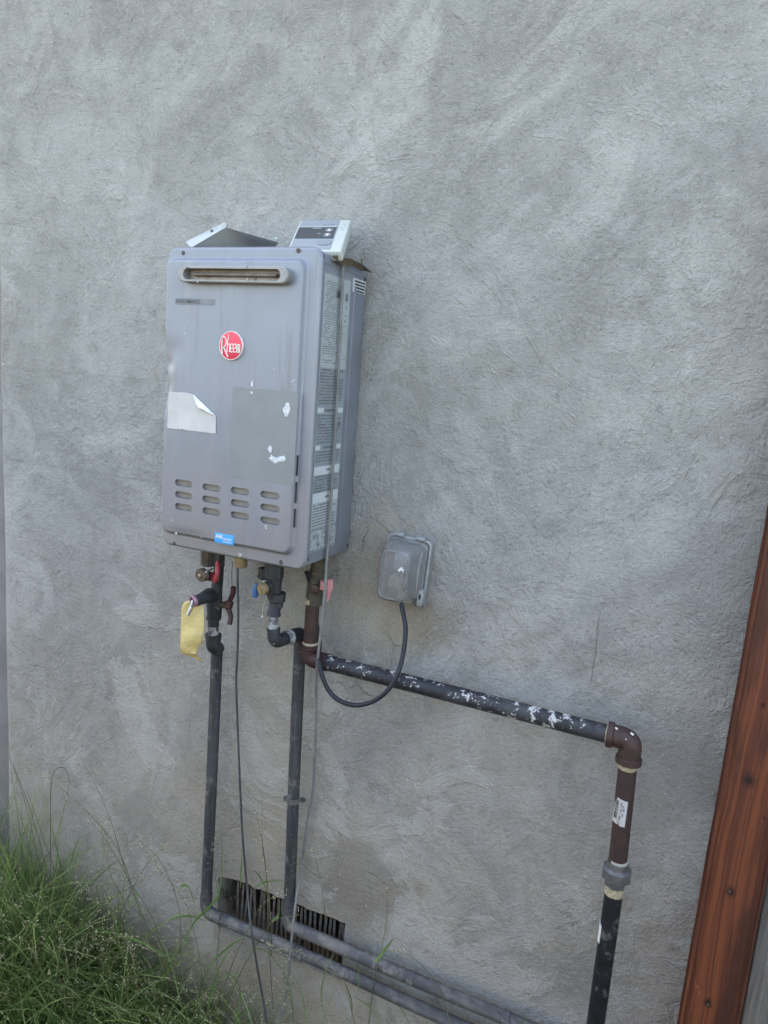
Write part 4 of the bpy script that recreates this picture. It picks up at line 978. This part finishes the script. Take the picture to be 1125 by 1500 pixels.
for (yy, xa, xb, dp) in ((959, 271, 290, -.150), (963, 283, 294, -.142), (967, 290, 297, -.137)):
    for k in range(nc): t = k / (nc - 1); vs.append(tuple(at(xa + (xb - xa) * t, yy + 3 * t, dp + .008 * t)))
R_ = len(rows) + 3
fs = [(i * nc + k, i * nc + k + 1, (i + 1) * nc + k + 1, (i + 1) * nc + k) for i in range(R_ - 1) for k in range(nc - 1)]
b.addv(vs, fs); tg = b.build('paper_tag', M_TAG, None, 60)
sm_ = tg.modifiers.new('thickness', 'SOLIDIFY'); sm_.thickness = .0005
tag(tg, 'creased yellow card tag with curled lower corner hanging from the left valve', 'tag')

# ------------------------------------------------------------------ cold-water pipe (middle)
cold = thing('cold_water_pipe', at(425, 1360, -.04), 'middle water pipe with blue lever and brass cap below the heater', 'water pipe')
b = MB(); b.lathe(at(402, 825, -.13), at(402, 825, -.13) + Vector((0, 0, -1)), [(0, .020), (.030, .020), (.034, .016)], 8, .3); b.build('union_nut', M_CONC, cold, 25)
b = MB(); b.lathe(at(388, 832, -.125), at(388, 832, -.125) + Vector((0, 0, -1)), [(0, .013), (.022, .013), (.024, .010)], 6); b.build('union_nut', M_CONC, cold, 25)
b = MB(); lump(b, [at(402, 842, -.13), at(401, 858, -.13), at(402, 872, -.13), at(405, 882, -.13)], [.018, .016, .0155, .014]); b.build('valve_body', M_CONC, cold)
b = MB(); b.lathe(at(407, 868, -.13), at(406, 868, -.13) + Vector((.0, 0, -1)), [(0, .0145), (.0, .0175), (.018, .0165), (.020, .013), (.030, .013)], 10); b.build('packing_nut', M_CONC, cold, 25)
b = MB(); b.tube([at(405, 882, -.13), at(402, 893, -.13), at(401, 901, -.13)], [.0135, .0130, .0150], 16); b.build('collar', simple('navy_collar', (.022, .028, .045), .5), cold)
pC = at(383.5, 863, -.165); dC = Vector((-.12, -.96, -.12)).normalized()
b = MB(); b.tube([pC - dC * .004, at(398, 860, -.13)], .0115, 14); b.lathe(pC + Vector((.008, .012, 0)), pC + Vector((.008, .012, 0)) + dC, [(0, .015), (.002, .015)], 18); b.build('drain_stub', M_CONC, cold)
b = MB(); b.lathe(pC - dC * .008, pC + dC, [(0, .0105), (.0, .0125), (.008, .0125), (.010, .0115), (.010, .0030), (.012, .0028)], 24); b.build('drain_cap', M_BRASS, cold, 30)
b = MB(); b.tube([at(375.5, 855, -.155), at(373.5, 864, -.157), at(374, 874, -.155)], [.0050, .0075, .0060], 8); b.build('blue_lever', M_LBLUE, cold)
wire([at(382, 838, -.12), at(377, 846, -.14), at(384, 853, -.16), at(388, 850, -.16)], .0013, 'cap_strap', M_STEEL, cold)
wire([at(389, 876, -.13), at(386, 888, -.13), at(384, 901, -.13)], .0009, 'hanging_wire', M_STRAW, cold)
p = at(384, 903, -.13); b = MB(); b.lathe(p, p + Vector((.3, 0, -1)), [(-.002, .0018), (.002, .0022)], 8); b.build('bead', M_WHITE, cold)
b = MB(); b.tube([at(401, 900, -.13), at(400.5, 925, -.13)], .0110, 16); b.build('taped_nipple', M_WTAPE, cold)
e0 = at(400.5, 920, -.13); e1 = at(402, 941, -.13); e2 = at(437, 939, -.045)
e2 = Vector((.262, -.043, e1.z))
b = MB(); b.tube(bendpath([e0, e1, e1.lerp(e2, .45)], .026, 10), .0140, 18); b.build('elbow', M_CONC, cold)
b = MB(); coupling(b, e1.lerp(e2, .48), e2 - e1, .0150, .014); b.build('taped_nipple', M_WTAPE, cold)
b = MB(); b.tube(bendpath([e1.lerp(e2, .5), e2, e2 - Vector((0, 0, .05))], .02, 8), .0150, 18); b.build('back_elbow', M_CONC, cold)
zr = Z0 - .914
b = MB(); b.tube([(.258, -.043, e2.z - .020), (.262, -.042, Z0 - .55), (.268, -.042, zr + .05)], .0135, 18); b.build('riser', M_INS, cold)
b = MB(); b.tube(bendpath([(.268, -.042, zr + .052), (.268, -.042, zr), (.315, -.042, zr)], .034, 8), .0150, 18); b.build('elbow', M_INS2, cold)
b = MB(); b.tube(crom([(.312, -.042, zr), (.6, -.042, zr - .004), (.85, -.042, zr - .005), (1.35, -.042, zr - .012)], 10), .0142, 18); b.build('horizontal_run', M_INS2, cold)
for xx in (.585, .80): b = MB(); coupling(b, (xx, -.042, zr - .004), (1, 0, 0), .0148, .014, .0008); b.build('pipe_joint', M_INS2, cold)
p = at(429, 1171, -.042); b = MB(); coupling(b, p, (0, 0, 1), .0145, .012, .001); ps_ = b.build('pipe_strap', simple('strap_metal', (.10, .10, .10), .7, .2, .3, 90), cold)
for a_, c_ in ((443, 1172), (419, 1170)): b = MB(); b.box(at(a_, c_, -.01), (.012, .012, .010), bev=.003); b.build('strap_lug', M_INS2, ps_)

# ------------------------------------------------------------------ gas pipe
gas = thing('gas_pipe', at(872, 1500, -.075), 'iron gas pipe running right from the heater with rusty elbows and white droppings', 'gas pipe')
GY = -.075; gt = at(464, 822, GY)
b = MB(); b.lathe((.308, GY, Z0 + .012), (.308, GY, -9), [(0, .0165), (.020, .0165), (.022, .0145), (.040, .0150), (.042, .0165), (.060, .0165)], 12); b.build('flare_nut', M_BRASSD, gas, 25)
b = MB(); lump(b, [(.306, GY, Z0 - .035), (.305, GY, Z0 - .06), (.305, GY, Z0 - .085), (.305, GY, Z0 - .105)], [.0155, .0165, .0180, .0165], 18); b.build('cock_body', simple('green_brass', (.055, .052, .038), .7, .2, .4, 70, .0006, 160), gas)
c = at(462, 862, GY - .012); b = MB(); b.lathe(c, c + Vector((.3, -1, 0)), [(-.012, .010), (.010, .010), (.012, .007)], 14); b.build('cock_cap', M_IRON, gas)
b = MB(); b.tube([(.31, GY, Z0 - .065), at(473, 858, GY - .01)], .006, 10); b.build('lever_stem', M_BRASSD, gas)
b = MB(); p = at(474, 857, GY - .015); b.tube([p + Vector((0, 0, .009)), p - Vector((0, 0, .009))], [.0075, .0075], 10)
b.tube([at(483, 849, GY - .02), at(483, 862, GY - .02), at(482, 866, GY - .02), at(480, 880, GY - .02)], [.0075, .0075, .0052, .0032], 8); b.build('pink_lever', M_LPINK, gas)
sx_ = at(456, 912, GY).x
zt = at(458, 880, GY).z; zb = at(455, 944, GY).z
b = MB(); b.tube([(sx_ + .001, GY, zt + .004), (sx_, GY, zb - .004)], .0150, 20); b.build('iron_nipple', M_IRON, gas)
for zz in (zt, zb):
    b = MB(); b.lathe((sx_, GY, zz + .006), (sx_, GY, -9), [(0, .0155), (.002, .0172), (.010, .0168), (.013, .0155)], 20); b.build('sealant_ring', M_TAPE, gas)
ez = at(490, 973, GY).z
b = MB(); b.tube(bendpath([(sx_, GY, zb + .000), (sx_, GY, ez), (sx_ + .045, GY, ez)], .028, 10), .0190, 22)
b.lathe((sx_, GY, zb + .001), (sx_, GY, -9), [(0, .019), (0, .0212), (.009, .0212), (.011, .019)], 22); b.build('elbow', M_IRON2, gas)
gx1 = at(893, 1075, GY)
b = MB(); b.tube([(sx_ + .035, GY, ez), (sx_ + .30, GY, ez - .001), (gx1.x + .005, GY, ez - .004)], .0168, 22); b.build('horizontal_pipe', M_GAS, gas)
ecx = .9685
b = MB(); b.lathe((gx1.x - .006, GY, ez - .004), (9, GY, ez - .004), [(0, .0172), (.010, .0176), (.012, .0165)], 20); b.build('sealant_ring', M_TAPE, gas)
b = MB(); b.tube(bendpath([(ecx - .036, GY, ez - .004), (ecx, GY, ez - .004), (ecx, GY, ez - .042)], .030, 10), [.0195] * 0 or .0200, 22)
b.lathe((ecx - .042, GY, ez - .004), (9, GY, ez - .004), [(0, .020), (0, .0232), (.010, .0232), (.012, .0200)], 22)
b.lathe((ecx, GY, ez - .036), (ecx, GY, -9), [(0, .020), (.002, .0232), (.012, .0232), (.012, .019)], 22); b.build('elbow', M_IRON, gas)
for (pp, r_) in ((at(903, 1067, GY - .02), .0024), (at(917, 1083, GY - .02), .0012), (at(926, 1075, GY - .012), .003)):
    b = MB(); b.box(pp, (r_ * 2, .002, r_), Matrix.Rotation(.5, 3, 'Y')); b.build('plaster_fleck', M_WHITE, gas)
zq = at(921, 1116, GY).z; zr_ = at(905, 1262, GY).z
b = MB(); b.lathe((ecx, GY, ez - .047), (ecx, GY, -9), [(0, .0182), (.008, .0178), (.012, .0168)], 20); b.build('sealant_ring', M_TAPE, gas)
xb_ = .9755
b = MB(); b.tube([(ecx, GY, ez - .05), (xb_ - .001, GY, zr_)], .0166, 24); b.build('brown_pipe', M_GASR, gas)
# wrapped barcode sticker
def wrap(cx, cy, zc, r, a0, a1, h, name, mat, par, tilt=0, n_=10):
    b = MB(); vs = []
    for k in range(n_ + 1):
        a = math.radians(a0 + (a1 - a0) * k / n_)
        for s in (0, 1):
            jag = .0015 * mn.noise(Vector((k * 1.3, s * 5, zc * 40)))
            vs.append((cx + r * math.cos(a), cy + r * math.sin(a), zc + (s - .5) * h + tilt * k + jag))
    for k in range(n_ + 1):
        a = math.radians(a0 + (a1 - a0) * k / n_)
        for s in (0, 1): vs.append((cx + (r - .0008) * math.cos(a), cy + (r - .0008) * math.sin(a), zc + (s - .5) * h + tilt * k))
    o_ = 2 * (n_ + 1); fs = []
    for k in range(n_): a = 2 * k; fs += [(a, a + 2, a + 3, a + 1), (o_ + a, o_ + a + 1, o_ + a + 3, o_ + a + 2), (a, a + 2, o_ + a + 2, o_ + a), (a + 1, a + 3, o_ + a + 3, o_ + a + 1)]
    fs += [(0, 1, o_ + 1, o_), (o_ - 2, o_ - 1, 2 * o_ - 1, 2 * o_ - 2)]
    b.addv(vs, fs); return b.build(name, mat, par, 60)
zs_ = at(909, 1188, GY - .015).z; zs0 = at(909, 1169, GY - .015).z
sxp = (ecx + xb_) / 2
stc = wrap(sxp, GY, zs_ + .0, .0176, 200, 292, .050, 'barcode_sticker', M_PAPER, gas, -.0004)
b_rng = random.Random(3); k = 0; zz = zs_ + .018
while zz > zs_ - .018:
    hh = b_rng.choice((.0008, .0012, .0020)); wrap(sxp, GY, zz, .0180, 212, 240, hh, 'barcode_bar', M_PRINT, stc, 0, 4); zz -= hh + b_rng.choice((.0010, .0014))
for k, (a_, z_) in enumerate(((252, .014), (262, .010), (257, .002), (266, -.006), (254, -.012), (270, .004))): wrap(sxp, GY, zs_ + z_, .0179, a_, a_ + 8, .006, 'sticker_print', M_PRINTG, stc, 0, 2)
# union
ux = xb_; zu = zr_
b = MB(); b.lathe((ux, GY, zu + .006), (ux, GY, -9), [(0, .0175), (.006, .0172)], 20); b.build('sealant_ring', M_WTAPE if 0 else simple('pale_sealant', (.33, .33, .31), .7), gas)
b = MB(); b.lathe((ux, GY, zu + .001), (ux, GY, -9), [(0, .0185), (.0, .0195), (.012, .0205), (.013, .0200)], 8, .2)
b.lathe((ux, GY, zu - .010), (ux, GY, -9), [(0, .020), (.004, .0272), (.022, .0272), (.026, .020)], 8, .35)
b.lathe((ux, GY, zu - .035), (ux, GY, -9), [(0, .0190), (.0, .0200), (.013, .0195), (.014, .0175)], 6, .1); b.build('union_coupling', M_GALV, gas, 25)
b = MB(); b.lathe((ux, GY, zu - .048), (ux, GY, -9), [(0, .0172), (.004, .0175), (.018, .0172), (.018, .0165)], 20); b.build('sealant_ring', M_TAPE, gas)
b = MB(); b.tube([(ux, GY, zu - .064), (ux + .002, GY, -.05)], .0166, 24); b.build('black_pipe', M_GASB, gas)
wrap(ux, GY, at(880, 1362, GY).z, .0174, 178, 222, .037, 'white_sticker', M_WHITE, gas, -.0004, 6)

# brass gland for the signal cord
b = MB(); p = at(353, 824, -.13); b.lathe(p + Vector((0, 0, .012)), p + Vector((0, 0, -1)), [(0, .0135), (.020, .0135), (.022, .011)], 14); g_ = b.build('cable_gland', M_BRASS, heater, 25)

# ------------------------------------------------------------------ grass
def blades(name, n_, fn, mat, label=None, seg=6):
    V_ = []; Fc = []; T_ = []; A_ = []
    for i in range(n_):
        r = fn(i)
        if r is None: continue
        base, dirv, L, wd, bend, tint = r
        d = Vector(dirv).normalized(); side = d.cross(Vector((random.uniform(-1, 1), random.uniform(-1, 1), .3)))
        if side.length < 1e-3: side = Vector((1, 0, 0))
        side.normalize(); p = Vector(base); o_ = len(V_); hor = Vector((d.x, d.y, 0)); hor = hor.normalized() if hor.length > .01 else Vector((1, 0, 0))
        tw = random.uniform(-.5, .5)
        for k in range(seg + 1):
            t = k / seg; ww = 1.15 * wd * (1 - t ** 1.8) * (.55 + .45 * min(1, t * 4)) + .0002
            sdv = side * math.cos(tw * t) + d.cross(side) * math.sin(tw * t)
            if p.y > -.006: p.y = -.006 - .004 * random.random()
            V_.append(tuple(p - sdv * ww / 2)); V_.append(tuple(p + sdv * ww / 2)); T_ += [tint, tint]; A_ += [t, t]
            p = p + d * (L / seg); d = (d + hor * bend / seg * .6 + Vector((0, 0, -bend / seg * (1.2 * t + .2)))).normalized()
        for k in range(seg): a = o_ + 2 * k; Fc.append((a, a + 1, a + 3, a + 2))
    me = bpy.data.meshes.new(name); me.from_pydata(V_, [], Fc)
    for nm, dat in (('tint', T_), ('along', A_)):
        at_ = me.attributes.new(nm, 'FLOAT', 'POINT'); at_.data.foreach_set('value', dat)
    o_ = link(name, me, mat, None, (0, 0, 0), 180); return o_
def gr(i):
    u = random.random()
    if u < .60: x = -.66 + random.gauss(0, .20); y = -abs(random.gauss(.08, .14))
    else: x = random.uniform(-.6, .45); y = -abs(random.gauss(.03, .12))
    if x < -1.3 or y < -.6: return None
    left = ss(.1, -.75, x)
    if u >= .60 and random.random() > .55 + .4 * left: return None
    k = random.random()
    L = (.10 + .22 * k) * (.75 + .75 * left)
    if random.random() < .16: L *= 1.6
    d = (random.gauss(.10, .34), random.gauss(-.08, .22), 1)
    return (x, y, -.005), d, L, random.uniform(.0018, .0052), random.uniform(.1, 1.5), random.random() ** 1.2
gl = blades('grass', 9800, gr, M_GRASS); kind(gl, 'stuff')
# low broad blades around the roots
def gr2(i):
    x = random.uniform(-1.1, .45); y = -abs(random.gauss(.08, .2))
    if random.random() < ss(-.4, .4, x): return None
    return (x, y, -.004), (random.gauss(0, .8), random.gauss(-.2, .6), .8), random.uniform(.05, .13), random.uniform(.003, .006), random.uniform(.2, 2), random.random() * .7
kind(blades('undergrowth', 3000, gr2, M_GRASS), 'stuff')

def gr4(i):
    x = random.uniform(-.5, .42); y = -abs(random.gauss(.02, .06)) - .01
    return (x, y, .0), (random.gauss(.05, .38), random.gauss(-.05, .15), 1), random.uniform(.16, .42) * (1 if x < 0 else .85), random.uniform(.0018, .0055), random.uniform(.2, 1.8), random.random()
kind(blades('loose_grass', 520, gr4, M_GRASS), 'stuff')
def gr3(i):
    x = random.uniform(-1.0, .45); y = -abs(random.gauss(.05, .14))
    return (x, y, .0), (random.gauss(.1, .8), random.gauss(-.1, .4), .7), random.uniform(.08, .30) * (1 if x < 0 else .7), random.uniform(.0012, .003), random.uniform(.2, 2), random.random()
kind(blades('dead_grass', 500, gr3, M_STALK), 'stuff')

# seed stalks: traced by where they stand in front of the wall, plus a scatter
ST = MB(); SD = MB()
def stalk(pts, r=.0009, seeds=.5, dens=1.):
    path = crom(pts, 6); n_ = len(path); ST.tube(path, [r * (1 - .6 * i / n_) for i in range(n_)], 4, False)
    for i in range(int(n_ * (1 - seeds)), n_ - 1):
        for _ in range(int(3 * dens) + (random.random() < .5)):
            p = path[i].lerp(path[i + 1], random.random()); off = Vector((random.gauss(0, 1), random.gauss(0, .6), random.gauss(.2, 1))).normalized() * random.uniform(.0010, .0038)
            if random.random() < .08 * dens:
                off2 = off.normalized() * random.uniform(.012, .035); off2.z = abs(off2.z)
                ST.tube([p, p + off2 * .5, p + off2], .0003, 3, False)
                for k in range(4): seed(p + off2 * random.uniform(.4, 1.05))
            seed(p + off)
def seed(p):
    r = random.uniform(.0004, .0010); d = Vector((random.gauss(0, 1), random.gauss(0, 1), random.gauss(.5, 1))).normalized()
    if p.y > -.004: p = Vector((p.x, -.006, p.z))
    q_ = d.orthogonal().normalized() * r; w_ = d.cross(q_).normalized() * r; t = d * r * 2.2
    o_ = len(SD.v); SD.v += [tuple(p - t), tuple(p + q_), tuple(p + w_), tuple(p - q_), tuple(p - w_), tuple(p + t)]
    for a in ((0, 1, 2), (0, 2, 3), (0, 3, 4), (0, 4, 1), (5, 2, 1), (5, 3, 2), (5, 4, 3), (5, 1, 4)): SD.f.append(tuple(o_ + k for k in a))
traced = [
 ([(95, 1420), (78, 1330), (60, 1240), (35, 1160), (8, 1095)], -.10, .15), ([(80, 1400), (62, 1290), (38, 1180), (18, 1120)], -.08, .2),
 ([(62, 1400), (48, 1290), (40, 1230), (20, 1165)], -.12, .3), ([(75, 1330), (74, 1220), (76, 1140), (92, 1124), (101, 1140), (98, 1165), (88, 1200)], -.10, .35),
 ([(210, 1350), (185, 1280), (163, 1205), (140, 1150), (118, 1110)], -.08, .45), ([(240, 1420), (205, 1330), (170, 1240), (110, 1172), (80, 1150), (35, 1118)], -.10, .5),
 ([(250, 1440), (225, 1350), (190, 1290), (155, 1230), (130, 1200)], -.10, .3), ([(265, 1400), (262, 1330), (240, 1270), (215, 1240), (190, 1235)], -.09, .7),
 ([(150, 1480), (120, 1380), (75, 1260), (40, 1160)], -.15, .2), ([(300, 1470), (290, 1390), (270, 1320), (235, 1275), (215, 1245)], -.12, .6),
 ([(200, 1480), (192, 1400), (180, 1320), (158, 1270), (160, 1215), (156, 1200)], -.12, .6), ([(130, 1480), (160, 1380), (200, 1290), (230, 1250), (250, 1235)], -.15, .5),
 ([(60, 1500), (110, 1400), (150, 1330), (215, 1285), (235, 1270)], -.18, .6), ([(40, 1500), (55, 1420), (30, 1340), (0, 1285)], -.2, .7),
 ([(195, 1500), (200, 1440), (188, 1380), (178, 1370), (120, 1390)], -.2, .8), ([(180, 1500), (188, 1440), (186, 1390), (205, 1385), (218, 1392)], -.2, .7),
 ([(90, 1500), (100, 1440), (92, 1380), (70, 1330)], -.22, .7), ([(30, 1500), (60, 1380), (90, 1320), (140, 1300), (200, 1285)], -.25, .4),
 ([(400, 1480), (395, 1400), (392, 1330), (388, 1260), (375, 1190), (360, 1150)], -.06, .55), ([(398, 1400), (396, 1340), (390, 1280), (384, 1230), (385, 1160)], -.07, .3),
 ([(430, 1480), (418, 1440), (412, 1400), (398, 1385), (390, 1380)], -.12, .8), ([(300, 1500), (330, 1440), (345, 1400), (370, 1350), (390, 1320), (420, 1310)], -.1, .3),
 ([(320, 1500), (350, 1430), (372, 1390), (400, 1350), (440, 1340)], -.11, .3), ([(660, 1500), (640, 1440), (600, 1400), (560, 1390)], -.1, .3),
 ([(540, 1500), (548, 1440), (556, 1400), (566, 1350), (568, 1300)], -.06, .1), ([(470, 1290), (462, 1260), (455, 1240)], -.03, .4),
 ([(477, 1350), (474, 1320), (468, 1290), (450, 1270)], -.03, .1), ([(330, 1500), (318, 1420), (322, 1340), (312, 1250), (320, 1205)], -.05, .25),
 ([(520, 1500), (500, 1440), (440, 1395), (395, 1390)], -.12, .4), ([(20, 1480), (5, 1400), (10, 1330), (-10, 1240)], -.2, .4),
]
for pts, y, s_ in traced: stalk([at(a, c_, y + random.uniform(-.01, .01)) for a, c_ in pts], .00135, s_, .8)
for i in range(380):
    if i < 260: x = -.47 + random.gauss(0, .3); y = -abs(random.gauss(.06, .14)) - .01
    else: x = random.uniform(-.35, .4); y = -abs(random.gauss(.03, .05)) - .015
    h_ = random.uniform(.16, .46) * (1.1 if x < -.2 else .75); lx = random.gauss(0, .16); ly = random.gauss(-.02, .05)
    if x < -1.2: continue
    P_ = [Vector((x, y, 0)), Vector((x + lx * .2, y + ly * .3, h_ * .5)), Vector((x + lx * .7, min(-.012, y + ly), h_ * .85)), Vector((x + lx * 1.3, min(-.012, y + ly * 1.4), h_ * (1. if random.random() < .6 else .85)))]
    stalk(P_, random.uniform(.0006, .0011), random.uniform(.25, .55), .8)
def fin(mb_, name, mat, tint=True):
    me = bpy.data.meshes.new(name); me.from_pydata(mb_.v, [], mb_.f)
    if tint:
        a = me.attributes.new('tint', 'FLOAT', 'POINT'); a.data.foreach_set('value', [abs(mn.noise(Vector(v) * 7)) * 1.6 for v in mb_.v])
    return kind(link(name, me, mat, None, (0, 0, 0), 180), 'stuff')
fin(ST, 'grass_stalks', M_STALK); fin(SD, 'grass_seeds', M_SEED, False)
# traced broad blades
hb = [([(20, 1420), (8, 1330), (15, 1270), (22, 1235)], .009, -.2), ([(0, 1400), (10, 1320), (25, 1240)], .012, -.22), ([(26, 1260), (22, 1230), (18, 1205)], .006, -.1), ([(45, 1300), (42, 1250), (38, 1215)], .006, -.1),
 ([(150, 1270), (152, 1240), (148, 1215), (156, 1195)], .007, -.1), ([(80, 1232), (90, 1200), (98, 1165)], .006, -.1), ([(96, 1300), (104, 1262), (112, 1235), (120, 1215)], .007, -.12), ([(175, 1222), (184, 1222), (186, 1235), (185, 1250)], .005, -.08),
 ([(262, 1310), (266, 1298), (276, 1300), (283, 1320), (286, 1335)], .008, -.12), ([(248, 1348), (270, 1342), (290, 1345), (303, 1352)], .006, -.12), ([(270, 1380), (285, 1350), (310, 1325), (322, 1300), (325, 1240), (323, 1200)], .008, -.06),
 ([(352, 1300), (353, 1270), (354, 1240)], .008, -.04), ([(372, 1275), (380, 1285), (388, 1300), (392, 1318)], .009, -.05), ([(372, 1300), (390, 1292), (420, 1290)], .005, -.06), ([(398, 1350), (408, 1340), (410, 1320)], .008, -.06),
 ([(525, 1450), (524, 1425), (521, 1400)], .007, -.08), ([(550, 1410), (565, 1390), (578, 1372)], .009, -.07), ([(505, 1440), (515, 1470), (514, 1500)], .007, -.1), ([(520, 1460), (545, 1480), (562, 1510)], .006, -.1), ([(430, 1510), (425, 1450), (405, 1410), (380, 1390), (350, 1398)], .006, -.12),
 ([(305, 1420), (320, 1400), (345, 1380), (362, 1372)], .006, -.1), ([(345, 1500), (352, 1460), (340, 1430), (310, 1420)], .009, -.15), ([(300, 1500), (310, 1450), (325, 1410), (352, 1370)], .007, -.13), ([(0, 1460), (40, 1420), (75, 1395)], .006, -.2),
 ([(190, 1330), (200, 1310), (205, 1330), (212, 1352)], .007, -.12), ([(140, 1360), (180, 1372), (205, 1380), (250, 1405), (285, 1435)], .007, -.15), ([(480, 1500), (470, 1460), (478, 1420), (490, 1395)], .005, -.1), ([(448, 1500), (440, 1450), (410, 1400)], .006, -.13), ([(600, 1500), (585, 1475), (570, 1462)], .005, -.1), ([(760, 1520), (765, 1500), (770, 1488)], .005, -.1)]
V_ = []; Fc = []; T_ = []; A_ = []
for pts, wd, y in hb:
    path = crom([at(a, c_, y + .012 * math.sin(i * 2)) for i, (a, c_) in enumerate(pts)], 5); n_ = len(path); o_ = len(V_); tnt = random.uniform(.0, .35)
    for i, p in enumerate(path):
        t = i / (n_ - 1); d = (path[min(i + 1, n_ - 1)] - path[max(0, i - 1)]).normalized(); sdv = d.cross(Vector((.35, 1, .1))).normalized(); ww = wd * .8 * (1 - t ** 2.2) * (.5 + .5 * min(1, t * 3)) + .0003
        V_ += [tuple(p - sdv * ww / 2 + Vector((0, ww * .2, 0))), tuple(p), tuple(p + sdv * ww / 2 + Vector((0, ww * .3, 0)))]; T_ += [tnt] * 3; A_ += [t * .8] * 3
    for i in range(n_ - 1):
        a = o_ + 3 * i; Fc += [(a, a + 1, a + 4, a + 3), (a + 1, a + 2, a + 5, a + 4)]
me = bpy.data.meshes.new('tall_grass'); me.from_pydata(V_, [], Fc)
for nm, dat in (('tint', T_), ('along', A_)): a_ = me.attributes.new(nm, 'FLOAT', 'POINT'); a_.data.foreach_set('value', dat)
kind(link('tall_grass', me, M_GRASS, None, (0, 0, 0), 180), 'stuff')
